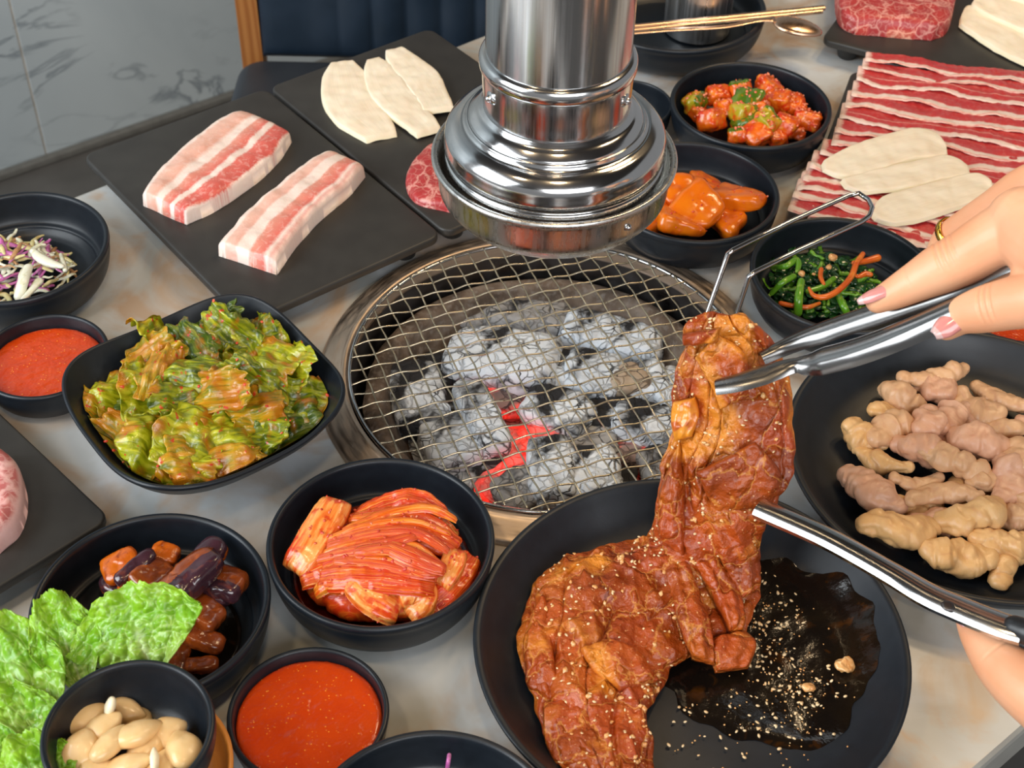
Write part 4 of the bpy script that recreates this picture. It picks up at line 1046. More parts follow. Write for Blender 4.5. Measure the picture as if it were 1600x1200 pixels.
# garlic cloves: teardrops
def clove(p, a, b, h, an, label, m=None, tilt=0):
    k = p[3]/10
    def fn(L):
        t = L[:, 0]/(a*k)
        s = np.clip(1-.48*np.maximum(t, 0)**1.6-.10*np.maximum(-t, 0)**2, .12, 1)
        L = L*np.c_[np.ones(len(L)), s, s]; L[:, 1] += .16*b*k*(t**2); return L
    V, F, L = blob(p[:3], (a*k, b*k, h*k), (rd.uniform(-.4, .4)+tilt, rd.uniform(-.3, .3), math.radians(an)), 2.2, .05, 1, 4, a+an, fn)
    V[:, 2] = np.maximum(V[:, 2], 4.45)
    o = tag(obj('garlic_clove', V, F, m or M_GARLIC), label, 'garlic', 'peeled garlic cloves' if not m else 'cut white garlic slivers')
    if not m: GARL.append(o)
GL = 'smooth peeled garlic clove in the small deep bowl'
for p, a, b, h, an in [((-22.59,44.31,5.3,0.34), 36, 29, 20, 20), ((-20.51,44.98,5,0.35), 30, 18, 16, -20), ((-21.23,43.21,5.8,0.34), 34, 22, 16, 40), ((-20.5,42.12,6.3,0.33), 36, 17, 15, 62), ((-19.26,42.84,6.2,0.34), 38, 22, 16, 32), ((-21.97,41.9,6,0.33), 32, 25, 18, 75),
                       ((-18.68,42.51,5.6,0.34), 34, 22, 16, 60), ((-17.83,43.26,5.5,0.34), 30, 26, 18, 30), ((-16.65,42.05,6.1,0.33), 36, 25, 18, 110), ((-19.39,41.05,6,0.33), 38, 20, 16, 10), ((-20.73,40.81,5.6,0.33), 34, 22, 16, 0), ((-17.73,40.87,5.8,0.33), 36, 22, 16, 80), ((-19.85,44.61,4.6,0.35), 26, 20, 14, -40), ((-23.49,43.43,4.9,0.34), 26, 20, 14, 70)]:
    clove(p, a*1.12, b*1.18, h, an, GL)
place_labels(GARL, 'smooth peeled garlic clove')
clove((-21.03,44.47,6.2,0.34), 16, 8, 20, 100, 'white cut garlic sliver standing upright among the cloves', M_GARLICW, .5)
clove((-17.92,41.08,6.6,0.33), 22, 8, 10, 100, 'white cut garlic sliver lying on the cloves near the bottom edge', M_GARLICW)

# intestines: wrinkled bent tubes
def intestine(p, ln, wd, ang, bend, i):
    k = p[3]/10; r = random.Random(i*3+11)
    a = math.radians(ang); d = np.array((math.cos(a), math.sin(a))); q = np.array((-d[1], d[0])); h = ln*k/2
    pts = []
    for t in np.linspace(-1, 1, 5):
        c = np.array(p[:2])+d*h*t+q*bend*h*(t*t-.4)
        w = wd*k*.44*(1-.34*abs(t)**3+r.uniform(-.12, .12))
        pts.append((c[0], c[1], p[2]+.25*math.sin(t*2+i), w))
    V, F = capsule(pts, 40, 60, flat=(1.0, .72))
    V = np.array(V); C = cat(pts, 60)[:, :3]
    n = 40; rings = len(V)//n
    lob = [(r.uniform(.1, .9), r.uniform(0, 1), r.uniform(.10, .22), r.uniform(.12, .34)) for _ in range(3)]
    for j in range(rings):
        c = V[j*n:(j+1)*n].mean(0)
        for m in range(n):
            v = V[j*n+m]; dd = v-c; L = np.linalg.norm(dd)+1e-6
            t = j/rings; q_ = m/n
            x, y, z = v[0]*.9+i*5, v[1]*.9, v[2]*.9
            crease = abs(noise.noise(Vector((x*.9, y*.9, z*.9))))
            cr2 = abs(noise.noise(Vector((x*2.3+4, y*2.3, z*2.3))))
            wr = .55*min(crease, .3)-.10+.16*min(cr2, .25)+.26*fbm(v[0], v[1], v[2]+i, .6, 2)
            for (lt, lq, lw, la) in lob:
                dq = min(abs(q_-lq), 1-abs(q_-lq)); wr += la*math.exp(-((t-lt)/lw)**2-(dq/.16)**2)
            amp = min(1, L/(wd*k*.3))
            V[j*n+m] = v+dd/L*wr*amp*min(1.0, wd*k/2)*1.15
    V = rest_in(V, P2, IN_PLATE, 12.0)
    mt = [M_INTEST, M_INTEST2, M_INTEST3][[0, 2, 0, 1, 1, 0, 1, 2, 2, 2, 2, 0, 0, 0, 2, 0, 0, 0, 0, 2, 1, 1, 2, 1, 1, 1, 0, 0][i] if i < 28 else i % 3]
    o = obj('intestine_piece', V, F, mt)
    INTS.append(o); tag(o, 'wrinkled beige piece of boiled pork intestine on the large black plate', 'meat', 'boiled intestine pieces')
IN = [(30.07,76.46,2.3,0.46),(30.26,75.27,1.8,0.45),(27.48,74.38,1.75,0.45),(26.39,73.05,1.75,0.45),(24.33,70.53,1.75,0.44),(26.31,70.99,2.1,0.44),(25.05,68.36,1.75,0.43),(23.83,65.68,1.75,0.42),(27.76,69.03,2.2,0.43),(28.74,71.47,2.5,0.44),(30.56,71.98,2.3,0.44),(32.57,73.57,2,0.45),(34.62,74.81,1.75,0.45),(34.12,71.58,2,0.44),(31.52,69.42,2.6,0.43),(29.4,67.37,2.8,0.43),(31.51,66.25,2.2,0.42),(26.95,66.11,2.2,0.42),(28.25,64.82,2.4,0.42),(32.72,66.21,2.4,0.42),(29.78,62.96,2.4,0.41),(25.05,61.91,2.2,0.41),(27.76,63.04,1.5,0.42),(28.37,59.94,2,0.4),(31.61,60.92,2.2,0.41),(31.16,59.29,1.5,0.4),(33.77,67.81,2.6,0.43),(33.05,63.27,1.8,0.41),(25.94,64.57,1.6,0.42),(36.96,72.43,1.75,0.44),(36.22,68.27,2.2,0.43),(35.97,65.19,1.75,0.42),(34.35,61.28,1.75,0.41),(34.27,65.14,1.75,0.42),(30.12,65.81,1.2,0.42),(30.09,70.88,1.2,0.44),(33.06,70.36,1.2,0.44),(27.17,64.86,1.2,0.42)]
DIM = [(96, 36, 8, .2), (56, 48, -20, .1), (62, 42, -42, .3), (52, 32, 0, 0), (50, 52, -30, .3), (76, 52, 25, -.3), (82, 34, -32, .2), (96, 64, -48, .1), (68, 60, -25, .1), (52, 56, 60, .2), (60, 62, 40, .1), (60, 58, -40, .4), (88, 38, -38, .1), (62, 32, -8, .1), (72, 58, -30, .4), (88, 48, -20, .2),
       (60, 38, 20, 0), (72, 30, 6, .3), (104, 36, 4, -.4), (92, 46, 78, .4), (88, 66, 15, .2), (98, 62, 0, .3), (56, 52, 0, 0), (92, 66, -6, .1), (86, 58, -10, .1), (48, 42, 80, 0), (62, 58, 70, .2), (52, 50, 0, 0), (38, 28, 0, .1), (70, 50, 20, .3), (60, 60, 70, .2), (80, 50, -20, .2), (70, 60, 30, .2), (70, 50, 80, .1), (70, 50, 0, .1), (80, 50, 20, .1), (70, 50, 0, .1), (60, 50, 50, .1)]
for i, (p, dm) in enumerate(zip(IN, DIM)): intestine(p, *dm, i)
place_labels(INTS, 'boiled intestine piece', 6)

# ------------------------------------------------------------------ leafy food
def closed_sheet(G, th):
    nu, nv = G.shape[:2]
    dU = np.gradient(G, axis=0); dV = np.gradient(G, axis=1)
    N = np.cross(dU, dV); N /= np.linalg.norm(N, axis=2)[..., None]+1e-9
    t = np.full((nu, nv), float(th))
    t[0] = t[-1] = th*.4; t[:, 0] = t[:, -1] = th*.4
    A = G+N*t[..., None]*.5; B = G-N*t[..., None]*.5
    V = np.vstack([A.reshape(-1, 3), B.reshape(-1, 3)]); m = nu*nv; F = []
    for i in range(nu-1):
        for j in range(nv-1):
            a, b, c, d = i*nv+j, i*nv+j+1, (i+1)*nv+j+1, (i+1)*nv+j
            F += [(d, c, b, a), (a+m, b+m, c+m, d+m)]
    ring = [j for j in range(nv)]+[i*nv+nv-1 for i in range(1, nu)]+[(nu-1)*nv+j for j in range(nv-2, -1, -1)]+[i*nv for i in range(nu-2, 0, -1)]
    for a, b in zip(ring, ring[1:]+ring[:1]): F.append((a, b, b+m, a+m))
    uv = np.array([(i/(nu-1), j/(nv-1)) for i in range(nu) for j in range(nv)]*2)
    return V, F, uv
def leafpiece(c, a, b, R, seed, amp=.45, fr=.55, bend=.3, ruffle=.18, th=.07, nu=44, nv=36, ragged=.22):
    G = np.zeros((nu, nv, 3)); Q = rot(*R); s = seed*3.7
    for i in range(nu):
        u = 2*i/(nu-1)-1
        for j in range(nv):
            v = 2*j/(nv-1)-1
            # square -> rounded outline
            x = u*math.sqrt(1-v*v*.42); y = v*math.sqrt(1-u*u*.42)
            e = max(abs(u), abs(v))
            rg = 1+ragged*fbm(x*2.2+s, y*2.2, 0, 1.0, 3)*e*e
            X, Y = x*a*rg, y*b*rg
            fold = amp*fbm(X+s, Y, s, fr, 2)+amp*.35*abs(noise.noise(Vector((X*.5+s, Y*2.0, 1)))) + amp*.22*noise.noise(Vector((X*1.8, Y*1.8, s)))
            ru = ruffle*e**5*math.sin(math.atan2(y, x)*11+s+2*noise.noise(Vector((x*3, y*3, s))))
            G[i, j] = (X+.2*ru, Y, fold+ru-bend*(Y*Y)/b)
    G = G @ Q.T + np.array(c)
    return closed_sheet(G, th)
rd = random.Random(12)
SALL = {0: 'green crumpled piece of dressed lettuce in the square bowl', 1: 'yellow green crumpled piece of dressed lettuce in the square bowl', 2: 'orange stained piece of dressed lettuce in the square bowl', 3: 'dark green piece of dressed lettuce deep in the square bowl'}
SALP = [((-24.87,75.7,5.9,0.44), 30, 40, 1.2, 1),
        ((-24.5,72.96,5.4,0.44), 42, 34, 0.4, 2),
        ((-26.35,70.88,4.2,0.43), 42, 38, 0.2, 1),
        ((-27.5,69.72,3.6,0.43), 44, 22, -0.5, 2),
        ((-25.99,66.74,3.6,0.42), 44, 36, -0.7, 2),
        ((-24.58,69.59,5,0.43), 30, 52, 0.3, 1),
        ((-23.54,70.86,5.6,0.43), 46, 26, 1.5, 2),
        ((-22.81,65.85,4.6,0.41), 52, 46, 0.1, 1),
        ((-20.05,65.54,5,0.41), 58, 58, -0.2, 1),
        ((-19.13,64.33,4.8,0.41), 62, 48, 0.3, 2),
        ((-20.88,70.64,6,0.43), 62, 30, -0.15, 0),
        ((-19.75,69.09,6.2,0.42), 66, 26, -0.25, 2),
        ((-21.73,68.95,5.4,0.42), 46, 36, 0.5, 0),
        ((-20.99,77.48,4.6,0.45), 40, 30, 0.2, 3),
        ((-20,75.55,5,0.44), 46, 34, -0.5, 0),
        ((-18.34,76.84,4.4,0.45), 48, 24, 0.9, 0),
        ((-16.96,73.77,4.9,0.44), 60, 40, -0.6, 1),
        ((-16.64,76.81,4.6,0.45), 22, 42, 0.2, 0),
        ((-15.59,73.17,4.6,0.44), 50, 44, -0.5, 1),
        ((-14.53,70.55,4.4,0.43), 50, 40, 0.1, 0),
        ((-14.74,68.39,3.8,0.43), 46, 40, 0.4, 3),
        ((-16.78,68.62,5,0.42), 40, 34, 0.2, 2),
        ((-16.18,66.65,4,0.42), 42, 38, -0.3, 0),
        ((-17.69,70.12,5.3,0.43), 50, 34, -0.6, 0),
        ((-21.99,73.95,5.3,0.44), 50, 24, -0.9, 3),
        ((-23.65,75.09,5,0.44), 36, 30, 0.3, 0),
        ((-17.81,66.83,4.6,0.42), 46, 36, 0.5, 1),
        ((-20.92,64.29,3.6,0.41), 58, 28, 0, 1),
        ((-18.39,64.48,3.6,0.41), 66, 30, 0.1, 2),
        ((-24.46,65.13,3.2,0.42), 44, 30, -0.5, 1),
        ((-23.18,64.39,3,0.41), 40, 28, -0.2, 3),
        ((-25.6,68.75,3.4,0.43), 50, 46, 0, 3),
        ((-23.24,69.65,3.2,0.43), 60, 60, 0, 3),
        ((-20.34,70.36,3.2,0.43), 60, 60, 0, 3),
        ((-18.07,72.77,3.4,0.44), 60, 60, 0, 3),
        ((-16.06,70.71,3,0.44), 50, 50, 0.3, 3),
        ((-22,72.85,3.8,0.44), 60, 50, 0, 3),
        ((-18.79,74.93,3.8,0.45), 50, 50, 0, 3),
        ((-19.04,67.55,3,0.43), 60, 50, 0, 3),
        ((-14.87,66.3,2.6,0.42), 30, 24, 0.2, 0)]
SALO = {}
for i, (p, a, b, an, m) in enumerate(SALP):
    k = p[3]/10
    R = (rd.uniform(.1, .8), rd.uniform(-.55, .55), an)
    V, F, UV = leafpiece(p[:3], a*k*1.2, b*k*1.35, R, i+1, amp=.95, fr=.48, bend=.34, ruffle=.20)
    ca_, sa_ = math.cos(LBA), math.sin(LBA); dx = V[:, 0]-LB[0]; dy = V[:, 1]-LB[1]; lx = dx*ca_+dy*sa_; ly = -dx*sa_+dy*ca_
    rho = (np.abs(lx)**3.2+np.abs(ly)**3.2)**(1/3.2)+1e-6; kk = np.where(rho > 7.3, 7.3/rho, 1); lx *= kk; ly *= kk; rho *= kk
    V[:, 0] = LB[0]+lx*ca_-ly*sa_; V[:, 1] = LB[1]+lx*sa_+ly*ca_
    zb = np.interp(rho, (0, 3, 4.2, 5.2, 6.9, 7.85), (.6, .65, .9, 1.75, 3.6, 4.9))+.12
    V[:, 2] = np.where(V[:, 2] < zb, zb+np.minimum(.25, (zb-V[:, 2])*.05), V[:, 2])
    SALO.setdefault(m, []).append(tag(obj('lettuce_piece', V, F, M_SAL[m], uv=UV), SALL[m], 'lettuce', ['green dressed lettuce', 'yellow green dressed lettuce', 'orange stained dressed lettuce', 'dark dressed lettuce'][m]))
flecks('chili_flakes', 'red chili flakes sprinkled on the dressed lettuce', 'seasoning', [o for m in SALO for o in SALO[m]], 130, M_REDBIT, .085, 6)
for m in SALO: place_labels(SALO[m], ['green dressed lettuce piece', 'yellow green dressed lettuce piece', 'orange stained dressed lettuce piece', 'dark dressed lettuce piece'][m], 5)

# fresh lettuce leaves at the lower left: ruffled fans
def bigleaf(base, tip, width, up, seed, label, cup=.5, ruff=.5):
    """leaf from base to tip; up = normal hint"""
    base, tip = np.array(base[:3], float), np.array(tip[:3], float); d = tip-base; Ln = np.linalg.norm(d); d /= Ln
    n = np.array(up, float); n -= d*(n@d); n /= np.linalg.norm(n); q = np.cross(n, d); nu, nv = 90, 110; G = np.zeros((nu, nv, 3)); s = seed*5.1
    for i in range(nu):
        u = i/(nu-1)
        w = width*(.16+.84*math.sin(min(1, u*1.15)*PI/2)**1.1)
        for j in range(nv):
            v = 2*j/(nv-1)-1
            an = v*1.15*(.35+.65*u)
            rad = Ln*u*(1-.10*v*v)+.13*noise.noise(Vector((v*7+s, u*2, 0)))*u*2+.22*u**4*noise.noise(Vector((v*19+s, 1, 0)))
            x = rad*(1-.42*v*v*u); y = w*v*(.55+.45*math.cos(v*.9))
            e = max(0, max(abs(v), u)-.62)/.38
            z = cup*(v*v)*width*.45 + .16*math.sin(9*v+s)*u + .34*noise.noise(Vector((x*.8+s, y*.8, s)))+.42*abs(noise.noise(Vector((x*1.3+s, y*1.3, 3))))+.16*abs(noise.noise(Vector((x*3+s, y*3, 3))))
            z += ruff*e**1.6*math.sin((v*13 if u > abs(v) else u*15)+1.5*noise.noise(Vector((v*3, u*3, s)))+s)*.6
            G[i, j] = base+d*x+q*y+n*z
    V, F, UV = closed_sheet(G, .07)
    return tag(obj('lettuce_leaf', V, F, M_LETT, uv=UV), label, 'lettuce', 'fresh lettuce leaves')
bigleaf((GB[0]+.1, GB[1]+gk*4.72+.35, 5.2), (-21.34,50.74,8.6), 4.7, (0, -.75, .66), 1, 'bright green ruffled lettuce leaf fanned out behind the garlic bowl', .15, .42)
bigleaf((GB[0]-3.4, GB[1]+gk*3.9, 4.8), (-25.78,50.96,7.6), 2.4, (.25, -.5, .8), 2, 'green lettuce leaf left of the fanned one, folded upright', .4, .4)
bigleaf((-23.27,42.07,5.2), (-29.47,50.3,6.6), 3.2, (.2, -.45, .85), 3, 'green lettuce leaf spreading to the left edge of the photo', .3, .4)
bigleaf((-23.56,40.72,4.6), (-27.6,45.62,6), 3.0, (.1, -.5, .85), 4, 'yellow green lettuce leaf beside the garlic bowl at the left edge', .3, .45)
bigleaf((-22.06,38.47,4.4), (-25.69,42.52,6.2), 2.8, (.1, -.5, .85), 5, 'bright ruffled lettuce leaf in the bottom left corner', .3, .5)

# ------------------------------------------------------------------ kimchi
def ribbon(pts, w, th, mat, label, group, seed=0, name='kimchi_piece', catg='kimchi', amp=.16, fr=1.1, roll=0.0, taper=.25, nu=60, nv=20):
    A = cat(np.array(pts, float)[:, :3], 9); T_ = np.gradient(A, axis=0); rows = []
    for i in range(9):
        t = T_[i]; q = np.array((-t[1], t[0], 0)); q /= np.linalg.norm(q)+1e-9
        u = i/8; ww = w/2*(1-taper*abs(2*u-1)**2.5); up = np.array((0, 0, 1.))
        qq = q*math.cos(roll)+up*math.sin(roll)
        rows.append([tuple(A[i]+qq*ww), tuple(A[i]+up*.10*w), tuple(A[i]-qq*ww)])
    def disp(u, v, p):
        return amp*fbm(p[0]+seed, p[1]+seed*2, p[2], fr, 3)+amp*.35*math.sin(v*19+4*u+seed)
    V, F, UV = slab(rows, nu, nv, th, disp, 4, 4); V = rest_in(V, KC, IN_BOWL, 6.2)
    return tag(obj(name, V, F, mat, uv=UV), label, catg, group)
V, F, L = blob((-7.67,57.68,1.9), (5.0, 3.6, 1.35), (0, 0, -.1), 2.6, .5, .7, 5, 4); V = rest_in(V, KC, IN_BOWL, 6.2)
tag(obj('kimchi_piece', V, F, M_KIMCHI, uv=np.c_[L[:, 0]*.1+.5, L[:, 1]*.14+.5]), 'folded red cabbage leaf at the bottom of the kimchi heap', 'kimchi')
KG = 'red cabbage kimchi pieces'
def K(z, pts, w, th, mat, label, s, **k): return ribbon(pts, w, th, mat, label, KG, s, **k)
K(0, [(-10.73,61.56,3.7),(-11.43,59.65,3.3),(-12.3,57.87,2.8),(-13.02,56.92,2.2)], 2.3, 1.0, M_KIMCHIS, 'thick pale orange kimchi stem at the upper left of the heap', 1, amp=.08)
K(0, [(-12.72,56.51,2.4),(-10.72,57.17,2.9),(-8.03,58.08,3.3),(-5.71,58.68,3.4)], 2.6, .5, M_KIMCHI, 'red kimchi leaf sweeping across the left of the heap', 2)
K(0, [(-9.42,60.22,3.2),(-7.65,61,3.7),(-5.84,61.06,4),(-4.2,60.21,3.5)], 2.4, .5, M_KIMCHI, 'red kimchi leaf arching at the top of the heap', 3, roll=.3)
K(0, [(-10.74,57.87,3.7),(-8.03,58.56,4.3),(-5.29,58.69,4.3),(-3.11,58.14,3.4)], 2.2, .45, M_KIMCHI, 'red kimchi leaf folded over the middle of the heap', 4)
K(0, [(-11.37,56.06,3),(-8.98,55.8,3.7),(-6.45,55.47,3.9),(-4.35,55.52,3.3)], 2.6, .5, M_KIMCHI, 'red kimchi leaf on the front of the heap', 5)
K(0, [(-9.19,55.8,3.4),(-7.69,54.69,3),(-6.41,54.17,2.3)], 2.9, .8, M_KIMCHIS, 'broad orange kimchi stem at the front of the heap', 6, amp=.1)
K(0, [(-5.87,55.38,3.6),(-5.39,54.67,2.8),(-5.84,54.08,2)], 2.4, .7, M_KIMCHIS, 'orange kimchi stem piece right of the broad front one', 7, amp=.1)
K(0, [(-2.33,58.24,2.7),(-3.16,56.46,2.8),(-4.16,55.27,2.4),(-5.1,54.59,2)], 2.3, .6, M_KIMCHI, 'red kimchi leaf rolled at the right of the heap', 8, roll=-.3)
K(0, [(-3.1,57.83,3.4),(-3.43,56.46,3.4),(-3.97,55.53,3)], 1.4, .8, M_KIMCHIS, 'pale orange kimchi stem at the right of the heap', 9, amp=.1)
K(0, [(-4.98,60.99,2.6),(-4.12,59.96,2.7),(-3.32,59.78,2.2)], 1.7, .5, M_KIMCHIS, 'small pale kimchi piece behind the heap on the right', 10)
K(0, [(-9.61,56.22,3.6),(-10.52,55.49,3.3),(-11.49,55.15,2.6)], .9, .5, M_KSTR, 'yellow orange kimchi strip pointing to the lower left', 11, amp=.05)
rk = random.Random(5)
STR = [[(-11.14,58.09,3.9),(-8.79,58.48,4.6),(-6.05,58.6,4.8),(-3.7,58.23,4)], [(-11.27,57.41,3.8),(-8.72,57.65,4.5),(-5.97,57.37,4.8),(-3.99,56.28,4.2)], [(-10.36,58.27,4.2),(-7.68,59.24,4.6),(-5.35,59.72,4.5),(-3.55,59.18,3.8)], [(-9.05,56.91,4.4),(-6.71,56.84,4.8),(-4.74,56.17,4.6),(-3.96,55.7,4)],
       [(-10.61,56.79,3.9),(-8.23,56.32,4.3),(-5.86,55.63,4.5),(-4.34,55.54,4)], [(-7.94,57.75,4.7),(-5.91,56.58,4.9),(-4.17,56.16,4.4)], [(-10.01,60.38,3.6),(-7.77,60.23,4.2),(-5.77,60.11,4.4)], [(-11.87,57.14,3.2),(-9.87,57.13,4),(-7.51,57.19,4.6),(-5.6,57.69,4.8)], [(-6.87,56.42,4.7),(-4.9,55.57,4.6),(-3.9,56.05,4)]]
KSO = []
for st in list(STR)[:8]:
    off = np.array((rk.uniform(-.3, .3), rk.uniform(-.45, .45), .12)); STR.append([tuple(np.array(q)+off*(1+.4*j)) for j, q in enumerate(st)])
for i, st in enumerate(STR):
    HEAP = K(0, st, rk.uniform(.35, .75) if i % 2 else rk.uniform(.8, 1.3), .26, M_KSTR if i % 2 else M_KIMCHI, 'thin orange kimchi strand lying over the heap', 20+i, amp=.05, taper=.5, name='kimchi_strand', nu=50, nv=10); KSO.append(HEAP)
flecks('chili_flakes', 'red chili flakes sticking to the kimchi', 'seasoning', KSO+[o for o in COL.objects if o.name.startswith('kimchi_piece')], 340, M_REDBIT, .07, 5)
place_labels(KSO, 'thin orange kimchi strand', 6)
V, F = lathe([(.1, .70), (5.2, .95), (5.55, 1.25), (5.6, 1.15), (.1, .55)], (KC[0], KC[1], 0), 60)
tag(obj('kimchi_juice', V, F, M_KJUICE), 'dark red kimchi juice pooled in the bowl', 'sauce', kind='stuff')

# ------------------------------------------------------------------ spinach with carrot strips
def spinach():
    r = random.Random(9); V = []; F = []; MI = []; n = 0
    c = np.array((24.08,87.54,1.2)[:2])
    for k in range(430):
        a = r.uniform(0, 2*PI); rr_ = math.sqrt(r.random()); x, y = 4.0*rr_*math.cos(a), 3.7*rr_*math.sin(a)
        zt = .9+2.3*(1-rr_**2.2)*r.uniform(.55, 1.0); stem = r.random() < .24
        ln = r.uniform(.8, 2.0) if stem else r.uniform(.5, 1.2); w = r.uniform(.10, .19) if stem else r.uniform(.28, .62)
        th = r.uniform(0, 2*PI); cur = r.uniform(-1.6, 1.6); P = []; p = np.array((c[0]+x, c[1]+y, zt)); h = th
        for i in range(7):
            P.append((*p, w*(1-.6*abs(i/3-1)**2.2) if not stem else w)); p = p+np.array((math.cos(h), math.sin(h), r.uniform(-.5, .4)*.6))*ln/7; h += cur/7+r.uniform(-.3, .3)
        v, f = tube(P, 0, 8, 12, flat=(1, .9) if stem else (1.0, .32), twist=r.uniform(-3, 3))
        v = [(q[0]+.05*noise.noise(Vector((q[0]*4, q[1]*4, k))), q[1]+.05*noise.noise(Vector((q[0]*4, q[1]*4, k+9))), max(q[2], .75)+.10*noise.noise(Vector((q[0]*3, q[1]*3, q[2]*3)))) for q in v]
        V += v; F += [tuple(t+n for t in q) for q in f]; MI += [1 if stem else 0]*len(f); n += len(v)
    return V, F, MI
V, F, MI = spinach(); V = rest_in(V, SC, IN_BOWL, 6.2)
tag(obj('seasoned_spinach', V, F, M_SPIN, midx=MI), 'heap of glossy dark green seasoned spinach with light stems', 'spinach', kind='stuff')
def stick(name, pts, mat, label, catg, group=None, n=10, samples=24, flat=None):
    V, F = capsule(pts, n, samples, flat); return tag(obj(name, V, F, mat), label, catg, group)
CG = 'carrot strips in the spinach'
stick('carrot_strip', [(26.7,88.65,3.6,0.2),(26.01,87.44,3.6,0.24),(25.38,85.86,3.6,0.24),(24.28,84.3,3.6,0.24),(23.09,83.36,3.6,0.24),(22.25,83.48,3.6,0.19),(21.99,84.37,3.6,0.1)], M_CARROT, 'long curved carrot strip across the spinach', 'carrot', CG)
stick('carrot_strip', [(25.91,87.77,3.4,0.2),(26.91,88.29,3.2,0.25),(27.92,88.73,3.2,0.3)], M_CARROT, 'straight carrot strip at the upper right of the spinach', 'carrot', CG)
stick('carrot_strip', [(23.29,86.89,3.4,0.19),(23.12,86.03,3.4,0.19),(23.23,85.12,3.4,0.14)], M_CARROT, 'short upright carrot strip in the middle of the spinach', 'carrot', CG)
stick('carrot_strip', [(20.07,84.2,2.2,0.19),(21,83.93,2.2,0.19),(22.04,83.82,2.2,0.19),(22.97,84.3,2.2,0.14)], M_CARROT, 'carrot strip at the lower left of the spinach', 'carrot', CG)
stick('carrot_strip', [(25.7,87.24,3,0.1),(26.09,86.63,3,0.15),(26.73,86.97,3,0.24),(27.11,86.9,3,0.2)], M_CARROT, 'small hooked carrot strip near the fingertip', 'carrot', CG)
SG = 'thick light green spinach stems'
stick('spinach_stem', [(21.58,85.36,3.4,0.29),(21.2,83.71,3.2,0.33),(21.24,83.19,2.2,0.33)], M_SPIN[1], 'thick light green stem at the lower left of the spinach', 'spinach', SG)
stick('spinach_stem', [(20,88.52,2.2,0.2),(20.71,87.44,3.2,0.24),(21.55,88.26,3.2,0.25),(21.73,87.79,3.2,0.24),(21.51,86.84,3.2,0.19)], M_SPIN[1], 'curled light green stem at the upper left of the spinach', 'spinach', SG)
stick('spinach_stem', [(19.53,85.39,2.2,0.19),(20.17,85.41,3.2,0.24),(21.14,86.21,3.2,0.24)], M_SPIN[1], 'straight light green stem at the left side of the spinach', 'spinach', SG)
stick('spinach_stem', [(21.98,84.48,3.2,0.19),(23.16,85.05,3.2,0.24),(24.12,86.01,3.2,0.24)], M_SPIN[1], 'light green stem under the long carrot strip', 'spinach', SG)
stick('spinach_stem', [(24.3,84.83,2.8,0.24),(24.55,83.34,2.8,0.29),(25.04,83.12,2,0.24)], M_SPIN[1], 'light green stem at the front of the spinach', 'spinach', SG)
for px in ((24.28,88.04,3.7,0.39), (21.76,86.37,3.4,0.29), (23.9,86.97,3.6,0.24), (22.64,86.2,3.5,0.19)):
    V, F, L = blob(px[:3], (px[3], px[3]*.8, px[3]*.6), (.2, .3, 1), 3, .1, 2, 3, px[0])
    tag(obj('garlic_bit', V, F, M_BITS), 'beige bit of garlic on top of the spinach', 'garlic', 'garlic bits on the spinach')

# ------------------------------------------------------------------ shredded cabbage
rs = random.Random(21)
wc = (-39.32,87.1,1)
def shred(i, c, ln, w, col, flat, hz=None):
    h = rs.uniform(0, 2*PI) if hz is None else hz; cur = rs.uniform(-2.0, 2.0); P = []; p = np.array(c, float)-np.array((math.cos(h), math.sin(h), 0))*ln/2
    for k in range(7):
        P.append((*p, w*(1-.4*abs(k/3-1)**2))); p = p+np.array((math.cos(h), math.sin(h), rs.uniform(-.35, .35)))*ln/6; h += cur/6
    V, F = capsule(P, 8, 16, flat)
    V = np.array(V); V = rest_in(V, WC, IN_BOWL, 6.3)
    tag(obj('cabbage_shred', V, F, M_SLAW[col]), ['white shred of cabbage in the bowl at the left edge', 'yellowish shred of cabbage in the bowl at the left edge', 'purple shred of cabbage in the bowl at the left edge', 'brown shred in the bowl of cabbage at the left edge'][col], 'cabbage',
        ['white cabbage shreds', 'yellow cabbage shreds', 'purple cabbage shreds', 'brown shreds'][col])
for i in range(190):
    a = rs.uniform(0, 2*PI); r = math.sqrt(rs.random()); x, y = wc[0]+5.0*r*math.cos(a), wc[1]+3.9*r*math.sin(a)
    if (x-WC[0])**2+(y-WC[1])**2 > 5.3**2: continue
    z = 1.0+2.3*(1-r*r)*rs.uniform(.5, 1)
    col = rs.choices([0, 1, 2, 3], [4, 3, 3, 2])[0]
    shred(i, (x, y, z), rs.uniform(1.2, 2.6), rs.uniform(.09, .26), col, (1, rs.uniform(.4, .8)))
stick('cabbage_shred', [(-36.67,87.12,3.3,0.29),(-35.99,86.36,3.3,0.44),(-35.05,85.69,3.3,0.43),(-34.1,85.34,3.3,0.24)], M_SLAW[0], 'thick white cabbage rib pointing to the right rim of its bowl', 'cabbage', flat=(1, .6))
stick('cabbage_shred', [(-34.83,87.61,2.6,0.15),(-34.21,86.18,3,0.19),(-33.85,85.26,3,0.19)], M_SLAW[0], 'thin white cabbage shred leaning on the right bowl wall', 'cabbage')
stick('cabbage_shred', [(-36.38,84.72,3.6,0.38),(-36.32,83.05,3.6,0.43),(-36.5,82.14,3,0.42)], M_SLAW[0], 'thick white cabbage rib standing in the middle of the shreds', 'cabbage', flat=(1, .6))
stick('cabbage_shred', [(-35.4,83.58,3.2,0.38),(-35.68,82.45,3.2,0.28),(-36,81.47,3.2,0.23)], M_SLAW[0], 'white cabbage shred with a broad end at the front of the heap', 'cabbage', flat=(1, .6))
